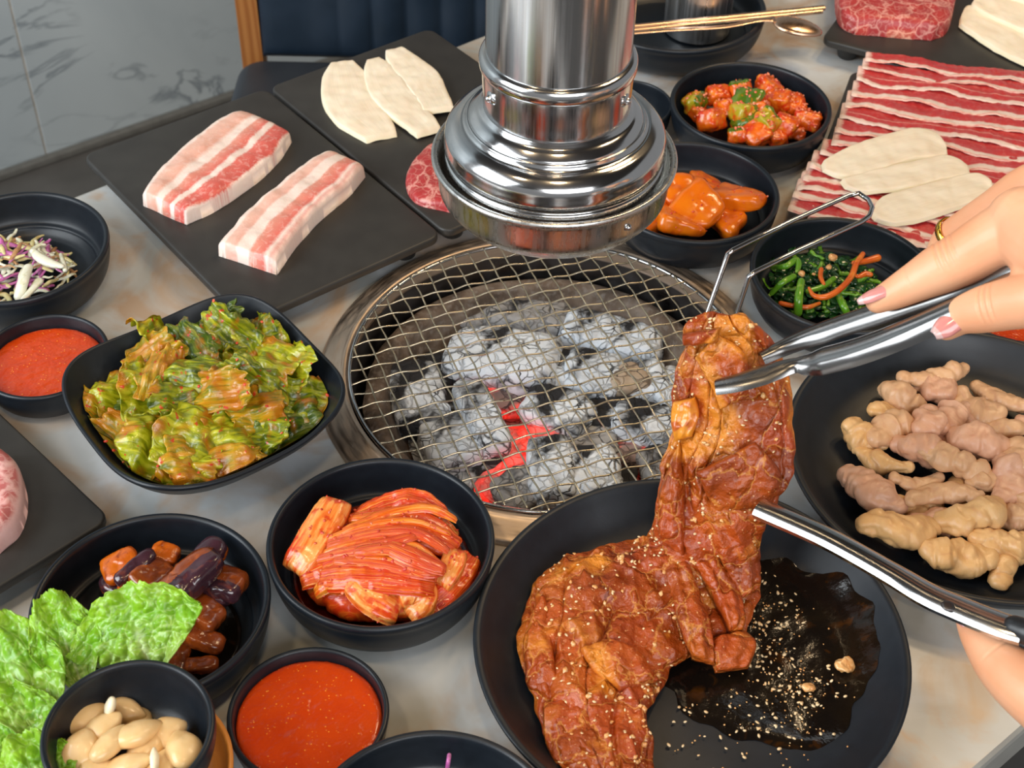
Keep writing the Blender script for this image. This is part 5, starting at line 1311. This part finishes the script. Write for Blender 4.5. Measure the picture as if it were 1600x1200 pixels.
stick('onion_shred', [(-2.96,43.87,3.2,0.12),(-3,43.39,3.2,0.12),(-3.14,43.54,1.5,0.14)], M_SLAW[2], 'purple shred standing in the bowl cut by the bottom edge', 'onion')

# ------------------------------------------------------------------ marinated pork being lifted from the plate
def pork():
    L = [(3.33,43.73,1),(2.34,45.98,1.1),(1.82,48.24,1.2),(0.94,50.97,1.4),(0.79,53.69,1.5),(1.39,56.4,1.5),(2.74,58.49,1.6),(5.5,60.13,1.6),(8.32,60.55,2.2),(9.01,59.99,4.2),(9.08,60.78,5.8),(9.39,61.96,7.6),(9.93,63.12,9.4),(9.83,64.07,11.2),(9.9,65.03,12.8),(10.55,65.81,14.2),(10.11,65.82,15.2),(11.37,66.4,16)]
    M = [(5.76,43.42,1.6),(5.29,45.6,1.8),(5.34,47.79,2),(5.02,50.43,2.3),(5.64,52.99,2.6),(6.3,55.65,2.6),(7.52,57.27,2.8),(8.9,57.65,3),(10.43,57.85,3.6),(11.48,58.07,5),(11.78,59.32,6.8),(12.07,60.55,8.6),(12.75,61.77,10.4),(12.84,62.95,12.2),(12.92,63.87,13.8),(12.81,64.47,15.2),(12.14,64.79,16.4),(12.27,65.48,16.8)]
    R = [(8.59,43.93,0.9),(8.43,46.2,1),(8.09,48.26,1.1),(9.22,49.98,1.2),(9.76,51.36,1.2),(10.63,52,1.3),(12.61,52.99,1.3),(14.4,53.83,1.5),(15.41,56.48,2.2),(15.42,57.59,3.6),(15.36,58.26,5.2),(15.73,58.82,7.2),(16.8,59.6,9.2),(16.94,61.17,10.6),(16.67,62.69,12.2),(16.39,63.98,13.6),(15.35,65.13,15.2),(13.12,65.52,16.6)]
    rows = [[a, b, c] for a, b, c in zip(L, M, R)]
    nu, nv = 260, 120; C = [cat([r[j] for r in rows], nu) for j in range(3)]
    vv = np.linspace(0, 1, nv); G = np.zeros((nu, nv, 3))
    for i in range(nu):
        a, b, c = C[0][i], C[1][i], C[2][i]
        u = i/(nu-1)
        wob = .30*noise.noise(Vector((u*14, 0, 2)))+.22*noise.noise(Vector((u*37, 0, 5))); wob2 = .30*noise.noise(Vector((u*14, 9, 2)))+.22*noise.noise(Vector((u*37, 9, 5)))
        s = (c-a)/np.linalg.norm(c-a)
        a = a-s*wob; c = c+s*wob2
        G[i] = np.outer((1-vv)*(1-2*vv), a)+np.outer(4*vv*(1-vv), b)+np.outer(vv*(2*vv-1), c)
    dU = np.gradient(G, axis=0); dV = np.gradient(G, axis=1); N = np.cross(dU, dV); N /= np.linalg.norm(N, axis=2)[..., None]+1e-9
    if N[nu//4, nv//2, 2] < 0: N = -N
    top = np.zeros_like(G); bot = np.zeros_like(G)
    for i in range(nu):
        u = i/(nu-1); hang = max(0, min(1, (u-.52)/.1))
        pu = (1-abs(2*u-1)**14)**.3
        for j in range(nv):
            v = vv[j]; x, y, z = G[i, j]
            pv = (1-abs(2*v-1)**5)**.45
            f = noise.noise(Vector((x*.42, y*.42+z*.42, 1.3)))
            ridge = 1-abs(noise.noise(Vector((x*.55+z*.3+3, (y-z)*.32, 7.7))))*2.6
            d = .45*f + .42*max(-.2, ridge)**2*.8 + .20*fbm(x*1.0, y*1.0, z, 1.15, 3)
            # deep scores running along the strip
            sc = abs(noise.noise(Vector((v*5.5+.6*noise.noise(Vector((u*5, v*2, 0))), u*4.0, 4.4))))
            d -= .34*math.exp(-(sc/.045)**2)
            th = (.42+.16*noise.noise(Vector((x*.9, y*.9, z*.9))))*pv*pu
            top[i, j] = G[i, j]+N[i, j]*(th+d*pv)
            bot[i, j] = G[i, j]-N[i, j]*(th*.8-d*pv*hang*.7)
    for arr, ex in ((bot, .0), (top, .12)):
        rr_ = np.hypot(arr[..., 0]-P1[0], arr[..., 1]-P1[1]); fl = np.interp(rr_, IN_PLATE[0], IN_PLATE[1])+.03+ex
        arr[..., 2] = np.where(rr_ < 12.3, np.maximum(arr[..., 2], fl), arr[..., 2])
    V = np.vstack([top.reshape(-1, 3), bot.reshape(-1, 3)]); m = nu*nv; F = []
    for i in range(nu-1):
        for j in range(nv-1):
            a, b, c, d = i*nv+j, i*nv+j+1, (i+1)*nv+j+1, (i+1)*nv+j
            F += [(a, b, c, d), (d+m, c+m, b+m, a+m)]
    ring = [j for j in range(nv)]+[i*nv+nv-1 for i in range(1, nu)]+[(nu-1)*nv+j for j in range(nv-2, -1, -1)]+[i*nv for i in range(nu-2, 0, -1)]
    for a, b in zip(ring, ring[1:]+ring[:1]): F.append((b, a, a+m, b+m))
    return V, F, top, N
V, F, PT, PN = pork()
meat = thing('marinated_pork', 'large glossy marinated pork collar slice lifted from the black plate by the tongs', 'meat', (10.5, 55, .5))
obj('meat_sheet', V, F, M_MEAT, meat)
def fold(rowsL, rowsR, seed, mat=None, th=.55, amp=.25):
    def disp(u, v, p): return amp*fbm(p[0]+seed, p[1], p[2], .9, 3)+.06*math.sin(v*14+u*5+seed)
    V, F, UV = slab(rows2(rowsL, rowsR), 70, 26, th, disp, 3, 3, bottom=-.3)
    obj('meat_fold', V, F, mat or M_MEAT, meat, uv=UV)
fold([(9.07,59.92,7.2),(9.06,59.1,5.8),(9.44,58.27,4.4)], [(10.17,61.65,9.9),(10.48,59.59,7.6),(10.52,57.22,4.6)], 1, M_MEAT, .5, .3)
fold([(9.49,57.59,3.4),(9.86,55.44,3),(10.32,52.97,2.8),(10.94,51.35,2.2)], [(10.88,57.8,3.8),(11.55,55.73,3.3),(12.15,53.02,2.8),(12.22,51.07,2)], 2, None, .6)
fold([(11.32,57.14,4),(12.24,55.59,3.2),(12.92,53.99,2.8),(13.25,53.2,2.6)], [(12.73,57.35,4.4),(13.84,56.13,3.2),(14.28,54.26,2.8),(14.03,53.3,2.5)], 3, None, .55)
fold([(12.19,52.77,2.2),(11.97,51.75,2),(12.4,50.91,1.6)], [(14.28,53.54,2.2),(14.79,52.6,1.9),(14.27,51.33,1.4)], 4, None, .7)
fold([(12.5,57.34,5),(13.4,56.37,3.8),(14.17,55.31,3)], [(14.27,58.38,6.2),(15.26,57.59,4.2),(15.44,56.33,3)], 5, None, .5)
fold([(4.26,51.33,2.9),(4.98,50.07,2.8),(6.62,48.93,2.6)], [(5.96,52,3),(7.82,51.28,2.8),(8.89,49.71,2.2)], 6, None, .5)
fold([(2.24,48.21,1.9),(2.24,46.14,1.8),(2.89,44.43,1.6)], [(4.25,48.49,2.2),(5.1,46.37,2.2),(5.6,44.52,1.9)], 7, None, .5)
fold([(1.17,53.25,2.1),(1.04,51.22,2),(1.43,49.35,1.8)], [(2.31,56.28,2.3),(2.68,52.28,2.5),(3.03,48.97,2.4)], 8, M_MEAT, .45, .25)
fold([(9.71,63.1,11.8),(9.6,62.53,10.9),(9.96,61.74,9.8)], [(10.89,62.84,12.4),(11.23,62.35,11.4),(10.81,61.6,10.4)], 9, M_MEATFAT, .45, .14)
fold([(10.01,64.95,15.6),(10.19,64.6,15)], [(12.02,64.09,16.9),(11.91,63.81,16)], 10, None, .5, .2)
fold([(10.77,64.04,14.5),(11.75,63.03,13.4),(12.34,61.9,12.4)], [(11.94,64.44,16.2),(13.68,63.64,15.2),(13.97,62.21,13.2)], 11, None, .5, .2)
fold([(11.13,59.5,9.4),(11.81,59.01,8),(12.47,58.64,7)], [(14.43,60.49,11.2),(15.99,59.27,9.8),(15.95,58.36,8)], 12, None, .45, .2)
def seeds(n, seed, on, size=.075, elong=1.6):
    """sesame seeds: tiny ellipsoids joined into one part"""
    D, Fi = ico(1); V = []; F = []; k = 0; r = random.Random(seed)
    for _ in range(n):
        p, nn = on(r)
        if p is None: continue
        s = size*r.uniform(.7, 1.25)
        v = (D*np.array((s*elong, s, s*.6)))@rot(r.uniform(-.5, .5), r.uniform(-.5, .5), r.uniform(0, 6.3)).T+p
        V.append(v); F += [tuple(t+k for t in f) for f in Fi]; k += len(v)
    return np.vstack(V), F
def onmeat(r):
    for _ in range(30):
        i, j = r.randrange(4, PT.shape[0]-4), r.randrange(5, PT.shape[1]-5)
        if noise.noise(Vector((i*.05, j*.08, 0))) > r.uniform(-.5, .35): return PT[i, j]+PN[i, j]*.03, None
    return None, None
V, F = seeds(330, 4, onmeat, .08)
o = obj('sesame_seeds', V, F, M_SEED, meat); o['kind'] = 'stuff'
D, Fi = ico(2)
def bits(n, seed):
    V = []; F = []; k = 0; r = random.Random(seed)
    for _ in range(n):
        p, _n = onmeat(r)
        if p is None: continue
        s = r.uniform(.08, .2)
        v = (D*np.array((s*1.3, s, s*.7))*(1+.3*np.sin(D*5+seed)))@rot(r.uniform(-1, 1), r.uniform(-1, 1), r.uniform(0, 6.3)).T+p
        V.append(v); F += [tuple(t+k for t in f) for f in Fi]; k += len(v)
    return np.vstack(V), F
V, F = bits(150, 8); o = obj('minced_garlic', V, F, M_BITS, meat); o['kind'] = 'stuff'

# marinade left on the plate
def puddle():
    c = np.array((15.46,53.59,0.6)[:2]); n = 120; V = [(c[0], c[1], .60)]; F = []; m = 16
    for i in range(1, m):
        for k in range(n):
            a = 2*PI*k/n
            R = 6.9+1.3*noise.noise(Vector((math.cos(a)*1.5, math.sin(a)*1.5, 3)))+.5*noise.noise(Vector((math.cos(a)*5, math.sin(a)*5, 1)))
            x, y = c[0]+R*i/(m-1)*math.cos(a), c[1]+R*i/(m-1)*math.sin(a)*.95
            d = math.hypot(x-P1[0], y-P1[1]); zz = float(np.interp(d, IN_PLATE[0], IN_PLATE[1]))+.05+.03*noise.noise(Vector((x, y, 0)))
            if i == m-1: zz -= .12
            V.append((x, y, zz+.02))
    for k in range(n): F.append((0, 1+k, 1+(k+1) % n))
    for i in range(m-2):
        for k in range(n): k2 = (k+1) % n; F.append((1+i*n+k, 1+(i+1)*n+k, 1+(i+1)*n+k2, 1+i*n+k2))
    return V, F
V, F = puddle(); tag(obj('marinade_puddle', V, F, M_MARIN), 'dark glossy marinade left on the plate beside the pork', 'sauce', kind='stuff')
pc = [(14.13,55.94,0.65), (15.45,53.55,0.65), (16.6,50.34,0.65), (16.7,48.14,0.65), (16.51,56,0.65), (18.18,50.84,0.65)]
def onplate(r):
    if r.random() < .62:
        c = r.choice(pc); x, y = c[0]+r.gauss(0, 1.0), c[1]+r.gauss(0, 1.1)
    else:
        a = r.uniform(-1.9, 1.25); q = r.uniform(3, 9.6); x, y = P1[0]+q*math.cos(a), P1[1]+q*math.sin(a)
    d = math.hypot(x-P1[0], y-P1[1])
    return np.array((x, y, float(np.interp(d, IN_PLATE[0], IN_PLATE[1]))+.12)), None
V, F = seeds(190, 14, onplate, .085); tag(obj('sesame_seeds', V, F, M_SEED), 'sesame seeds scattered in the marinade on the plate', 'seeds', kind='stuff')
V, F = seeds(300, 15, lambda r: onplate(r) if r.random() < .9 else (None, None), .055, 1.1); tag(obj('spice_crumbs', V, F, M_BITS), 'orange brown crumbs floating in the marinade on the plate', 'spice', kind='stuff')
for gi, q in enumerate(((20.1,51.8,1.3,0.61), (17.85,50.44,0.95,0.34))):
    V, F, L = blob(q[:3], (q[3], q[3]*.75, q[3]*.45), (.2, .2, .3), 3, .2, 1.6, 4, q[0])
    tag(obj('garlic_clump', V, F, M_BITS), 'small clump of minced garlic near the right rim of the pork plate' if gi == 0 else 'smaller clump of minced garlic closer to the marinade', 'garlic')

# ------------------------------------------------------------------ steel cup, chopsticks and spoon at the top
cupc = (17.24,127.66,0.7)
M_CUP = steel('cup_steel', (.78, .79, .80), .30, (300, 300, 3))
def cup():
    V, F = lathe(smooth_prof([(.1, .66), (2.7, .8), (3.1, .9), (3.2, 1.4), (3.25, 6.8), (3.35, 7.4), (3.2, 7.42), (3.1, 6.8), (3.05, 1.3), (2.7, 1.05), (.1, .9)], 4), (cupc[0], cupc[1], .02), 96)
    return tag(obj('steel_cup', V, F, M_CUP, auto=60), 'round stainless steel cup standing in the black dish at the top edge', 'cup')
cup()
def chop(a, b, label, z):
    P = [(*a[:3], .30), (*b[:3], .42)]
    V, F = tube([(a[0], a[1], a[2], .26), ((a[0]+b[0])/2, (a[1]+b[1])/2, (a[2]+b[2])/2, .33), (b[0], b[1], b[2], .37)], 0, 8, 14, flat=(1, .62))
    tag(obj('chopstick', V, F, M_ROSE, auto=50), label, 'chopstick', 'steel chopsticks')
chop((7.56,120.72,4.35), (28.9,125.78,4.35), 'warm toned steel chopstick farther from the spoon', 0)
chop((7.54,120.1,4.3), (28.59,125.24,4.3), 'warm toned steel chopstick next to the spoon', 0)
sp = thing('spoon', 'long steel spoon with warm reflections lying across the black dish', 'spoon', (17.15,121.95,4.3))
hd = [(*(6.93,119.52,4.35), .36), (*(13.48,120.78,4.4), .34), (*(18.88,121.52,4.45), .30), (*(22.25,122.59,4.6), .30), (*(23.78,122.9,4.6), .6)]
V, F = tube(hd, 0, 12, 40, flat=(1, .30)); obj('handle', V, F, M_ROSE, sp)
b0 = np.array((25.64,122.36,4.15)); b1 = np.array((27.87,121.89,3.6)); bd = b1-b0; bd /= np.linalg.norm(bd)
def spoonbowl():
    D, Fi = ico(4); L = D*np.array((2.35, 1.5, .62)); L[:, 1] *= (1-.12*L[:, 0]/2.35)
    L[:, 2] = np.where(L[:, 2] < 0, L[:, 2]*.55+.0, L[:, 2])
    an = math.atan2(bd[1], bd[0]); return L@rot(0, .12, an).T+b0+np.array((.3, -.1, 0)), Fi
V, F = spoonbowl(); obj('bowl', V, F, M_ROSE, sp)

# ------------------------------------------------------------------ tongs
M_TONG = steel('tongs_steel', (.25, .245, .24), .19, (20, 20, 20))
M_SCIS = steel('scissor_steel', (.68, .68, .67), .14, (20, 20, 20))
M_HANDLE = simple('black_scissor_handle', (.015, .016, .018), None, .35, 60, .05)
def swept(center, right, prof_fn, ns):
    """sweep a closed section prof_fn(t)->[(a,b)] along centre line with side vector right"""
    A = cat(center, ns); T_ = np.gradient(A, axis=0); T_ /= np.linalg.norm(T_, axis=1)[:, None]
    V = []; F = []; m = None
    for i in range(ns):
        r = np.array(right, float); r -= T_[i]*(r@T_[i]); r /= np.linalg.norm(r); n = np.cross(r, T_[i]); n = n if n[2] > 0 else -n
        pr = prof_fn(i/(ns-1)); m = len(pr)
        for a, b in pr: V.append(tuple(A[i]+r*a+n*b))
    for i in range(ns-1):
        for k in range(m):
            k2 = (k+1) % m; F.append((i*m+k, i*m+k2, (i+1)*m+k2, (i+1)*m+k))
    F.append(tuple(range(m-1, -1, -1))); F.append(tuple((ns-1)*m+k for k in range(m)))
    return V, F
def channel(w, h, th, n=12):
    """arched strip section: crest up, rolled edges"""
    top = []; bot = []
    for k in range(n+1):
        x = -1+2*k/n; y = h*(1-abs(x)**2.6)
        top.append((x*w, y)); bot.append((x*w*.9, y-th))
    return top+bot[::-1]
tongs = thing('tongs', 'stainless steel serving tongs gripping the marinated pork', 'tongs', (20.64,70.61,10))
# farther arm
def wfun(tip, full, jaw):
    def f(t):
        w = full
        if t < jaw: w = tip+(full-tip)*(t/jaw)**.8
        return w
    return f
ca = [(14.63,63.51,15), (15.89,63.95,15.5), (17.63,63.95,16.6), (19.94,63.17,18.6), (22.28,62.33,20.6), (24.46,61.41,22.6), (26.57,59.98,25.2), (29.18,59.43,27.2)]
cb = [(11.78,61.26,14.8), (13.21,61.15,15.4), (14.8,61.31,16), (15.97,61.45,16.4), (17.02,61.16,16.9), (19.04,60.08,18.8), (21.27,59.24,21), (23.78,58.84,23.2), (26.17,58.46,25.3), (28.73,58,27.4)]
side = np.array((17.81,60.39,18))-np.array((17.58,62.56,18)); side[2] = 0
def farprof(t):
    w = .84 if t > .2 else .50+.34*(t/.2)
    return channel(w, .5, .09)
def nearprof(t):
    if t < .13: w = .60+.22*(t/.13)**.6; h = .30
    elif t < .22: w = .82-.26*((t-.13)/.09); h = .30+.1*((t-.13)/.09)
    elif t < .30: w = .56+.42*((t-.22)/.08)**.7; h = .40+.2*((t-.22)/.08)
    else: w = .98; h = .60
    return channel(w, h, .09)
V, F = swept(ca, side, farprof, 70); obj('arm', V, F, M_TONG, tongs, auto=50)
V, F = swept(cb, side, nearprof, 110); obj('arm', V, F, M_TONG, tongs, auto=50)
# pressed dimples on the near arm
for q in ((19.79,59.87,19.9), (20.36,59.57,20.5), (20.95,59.38,21)):
    V, F, L = blob(q, (.16, .13, .12), (0, 0, 0), 2, 0, 1, 2); obj('dimple', V, F, M_TONG, tongs)
V, F, L = blob((18.8,60,19.1), (.26, .07, .07), (0, 0, .7), 2, 0, 1, 2); obj('dimple', V, F, M_TONG, tongs)

# ------------------------------------------------------------------ scissors
sc = thing('kitchen_scissors', 'steel kitchen scissors with black handles cutting into the pork', 'scissors', (22.06,53.16,8))
sa = [(14.55,57.13,9.2), (17.92,54.36,9.9), (20.87,51.3,10.6), (22.49,49.39,11.1), (23.85,48.17,11.5), (25.44,46.82,12), (26.52,46.13,12.3)]
side2 = np.array((21.18,52.4,10))-np.array((20.45,51.24,10)); side2[2] = 0
V, F = swept(sa, side2, lambda t: channel(.74 if t < .5 else .74+.12*math.sin((t-.5)*2*PI*.5), .36, .34), 60)
obj('blade', V, F, M_SCIS, sc, auto=50)
sb = [tuple(np.array(p)+np.array((-.05, .05, -.42))) for p in sa[:5]]
V, F = swept(sb, side2, lambda t: channel(.52, .12, .14), 40); obj('blade', V, F, M_SCIS, sc, auto=50)
V, F, L = blob((23.14,48.08,11.75), (.36, .36, .12), (0, 0, 0), 2.4, 0, 1, 3); obj('pivot_rivet', V, F, M_DARKST, sc)
V, F = capsule([(*(26.13,46.44,12.2), .62), (*(27.15,45.68,12.6), .70), (*(29.39,45.56,13.2), .6), (*(31.69,44.19,13.8), .5)], 16, 24); obj('handle', V, F, M_HANDLE, sc)
V, F = capsule([(*(26.07,46.63,11.3), .40), (*(27.02,45.85,11.4), .45), (*(29.04,44.02,11.8), .45), (*(31.8,42.97,12.3), .45)], 16, 24); obj('handle', V, F, M_HANDLE, sc)

# ------------------------------------------------------------------ hands
def skinmat():
    g = Net('skin')
    n = g.noise(22, 3); col = g.mix(g.ramp(n, [(.35, 0.0), (.7, 1.0)]), (.78, .36, .19), (.84, .47, .28))
    g.set(col=col, rough=.45, sss=.10, coat=.05); g.bump(g.math('ADD', g.noise(420, 3), g.noise(120, 3)), .16, .0005); return g.m
M_SKIN = skinmat()
M_NAIL = simple('pink_nail_polish', (.62, .24, .22), (.66, .28, .25), .14, 60, 0, coat=.6)
M_NAILT = simple('pale_nail_tip', (.72, .48, .46), None, .14, 60, 0, coat=.6)
M_GOLD = steel('gold_ring', (.95, .60, .10), .14, (40, 40, 40))
def fused(name, parts, mat, parent, voxel=.11, smooth=8, creases=()):
    V, F = join(*parts)
    o = obj(name, V, F, mat, parent)
    m = o.modifiers.new('r', 'REMESH'); m.mode = 'VOXEL'; m.voxel_size = voxel*S
    s = o.modifiers.new('s', 'SMOOTH'); s.factor = .5; s.iterations = smooth
    dg = bpy.context.evaluated_depsgraph_get(); me = bpy.data.meshes.new_from_object(o.evaluated_get(dg))
    ORG[o.name] = ORG[(parent or o).name]; o.modifiers.clear(); o.data = me; me.materials.clear(); me.materials.append(mat)
    for p in me.polygons: p.use_smooth = True
    org = np.array(ORG[(parent or o).name])
    if creases:
        n = len(me.vertices); co = np.empty(n*3); me.vertices.foreach_get('co', co); co = co.reshape(-1, 3)/S
        no = np.empty(n*3); me.vertex_normals.foreach_get('vector', no); no = no.reshape(-1, 3)
        for c, ax, half, depth, wid in creases:
            c = np.array(c)-org; ax = np.array(ax)/np.linalg.norm(ax)
            d = co-c; t = d@ax; r = np.linalg.norm(d-np.outer(t, ax), axis=1)
            k = np.exp(-(t/wid)**2)*np.exp(-(np.linalg.norm(d, axis=1)/half)**4)
            co -= no*(k*depth*1.3)[:, None]
        me.vertices.foreach_set('co', (co*S).ravel()); me.update()
    return o
def nail(c, d, up, ln, w, parent, name='fingernail', mat=None, tip=None):
    """curved nail plate at c pointing along d, facing up"""
    d = np.array(d, float); d /= np.linalg.norm(d); up = np.array(up, float); up -= d*(up@d); up /= np.linalg.norm(up); q = np.cross(d, up)
    nu, nv = 18, 13; G = np.zeros((nu, nv, 3))
    for i in range(nu):
        u = i/(nu-1)
        ww = w*(1-.62*max(0, u-.55)**1.6/.45**1.6*.9)*(1 if u > .12 else .7+.3*u/.12)
        for j in range(nv):
            v = 2*j/(nv-1)-1
            G[i, j] = np.array(c)+d*ln*(u-.5)+q*ww*v*.98+up*(-.42*w*v*v+.04*math.sin(u*PI)-.06*u)
    V, F, UV = closed_sheet(G, .07)
    mi = [1 if UV[f[0]][0] > .80 else 0 for f in F]
    return obj(name, V, F, [M_NAIL, M_NAILT], parent, uv=UV, midx=mi)
def hand_upper():
    t = thing('person', "person's hand with pink nails and a gold ring, holding the steel tongs", 'person', (27.95,66.25,20))
    idx = [(20.07,61.88,21,0.71),(20.86,61.85,21.6,0.91),(21.81,61.84,22.4,1.11),(22.98,61.79,23.4,1.38),(24.11,61.67,24.4,1.5),(25.53,61.72,25.6,1.69),(27.12,61.42,27,1.93)]
    ring = [(24.59,66.93,20.4,0.82),(25,67.1,21.4,0.99),(25.89,66.6,22.8,1.16),(26.79,65.91,24.4,1.28),(28.03,65.42,26,1.54),(29.3,64.65,27,1.72)]
    mid = [(24.83,66.82,20.4,0.74),(25.54,66.88,21.4,0.96),(26.32,65.94,23.4,1.22),(27.13,64.99,25,1.4),(28.55,64.01,26.6,1.71)]
    thumb = [(23.02,58.77,22,0.82),(23.64,58.82,22.6,1.01),(24.48,58.42,23.4,1.24),(25.58,57.78,24.4,1.38),(27.03,57,25.6,1.55),(28.67,56.95,26.6,1.79)]
    palm = [(26.61,61.66,26.6,2.01),(27.75,59.79,26.8,2.63),(29.36,57.76,27.2,3.53),(31.07,55.8,28,3.59)]
    palm2 = [(26.79,58.64,25.6,1.31),(28.29,57.69,26.4,2.26),(30.2,56.26,27.2,2.84)]
    arm = [(29.88,56,28,3.28),(31.84,53.95,29.5,2.86),(33.95,51.08,31.5,2.58)]
    parts = [capsule(p, 24, 30) for p in (idx, ring, thumb, palm, palm2, arm)]
    def cr(px, ax, half=.9, dep=.05, wid=.05): return (px, ax, half, dep, wid)
    ax = np.array((24.11,61.67,24.4))-np.array((21.81,61.84,22.4)); tx = np.array((25.58,57.78,24.4))-np.array((23.64,58.82,22.6))
    creases = [cr((22.45,61.7,24.5), ax, 1.1, .10, .05), cr((22.74,61.68,24.7), ax, 1.1, .11, .05), cr((23.03,61.65,24.9), ax, 1.1, .10, .05), cr((23.35,61.65,25), ax, 1.0, .08, .05), cr((21.18,61.68,23), ax, .7, .035, .05),
               cr((23.9,57.93,24.4), tx, 1.1, .09, .05), cr((24.15,57.8,24.6), tx, 1.1, .09, .05), cr((24.4,57.67,24.8), tx, 1.1, .08, .05)]
    o = fused('hand', parts, M_SKIN, t, .10, 7, creases)
    d = np.array((19.32,61.98,20.9))-np.array((20.88,61.92,21.9))
    nail(np.array((19.61,61.63,21.7)), d, (-.35, -.25, .9), 1.9, .42, o)
    d = np.array((22.6,58.39,22))-np.array((24.26,59.22,22.9))
    nail(np.array((22.74,57.99,22.7)), d, (-.35, -.62, .70), 1.75, .60, o)
    c = np.array((25.15,67.07,21.7)); axr = np.array((25.36,66.68,22))-np.array((24.92,67.01,21)); axr /= np.linalg.norm(axr)
    r1 = np.cross(axr, (0, 0, 1.)); r1 /= np.linalg.norm(r1); r2 = np.cross(axr, r1); V = []; F = []; n = 48; R0 = ring[1][3]+.06
    for k in range(n):
        a = 2*PI*k/n; e = r1*math.cos(a)+r2*math.sin(a)
        for (rr_, aa) in ((0, -.2), (.1, -.22), (.14, 0), (.1, .22), (0, .2), (-.03, 0)): V.append(tuple(c+e*(R0+rr_)+axr*aa))
    for k in range(n):
        for j in range(6): F.append((k*6+j, k*6+(j+1) % 6, ((k+1) % n)*6+(j+1) % 6, ((k+1) % n)*6+j))
    tag(obj('finger_ring', V, F, M_GOLD), 'gold ring on the bent finger of the hand holding the tongs', 'ring')
hand_upper()
def hand_lower():
    t = thing('person', "person's other hand, one finger reaching under the scissor pivot", 'person', (27.08,46.7,8))
    f1 = [(24.22,48.52,10.2,0.31),(24.6,48.17,10,0.65),(25.23,47.01,10,1.11),(25.93,45.48,10.1,1.46),(26.85,43.86,10.4,1.7),(28.69,41.65,10.8,2.1)]
    palm = [(27.93,42.63,11,1.92),(29.89,41.15,11.6,2.98),(32.39,39.96,12.4,3.39),(35.2,38.61,13.5,3)]
    f2 = [(27.53,44.62,12,0.97),(28.95,43.87,12,1.35),(30.76,42.39,12,1.9)]
    o = fused('hand', [capsule(p, 24, 30) for p in (f1, palm, f2)], M_SKIN, t, .10, 6, [((25.42,45.87,11.2), np.array((26.71,44.46,10))-np.array((24.81,47.88,10)), 1.0, .05, .06)])
    nail(np.array((24.19,48.2,10.5)), np.array((23.93,48.76,10.2))-np.array((25.03,47.52,10.2)), (-.3, -.1, .9), 1.0, .30, o)
hand_lower()
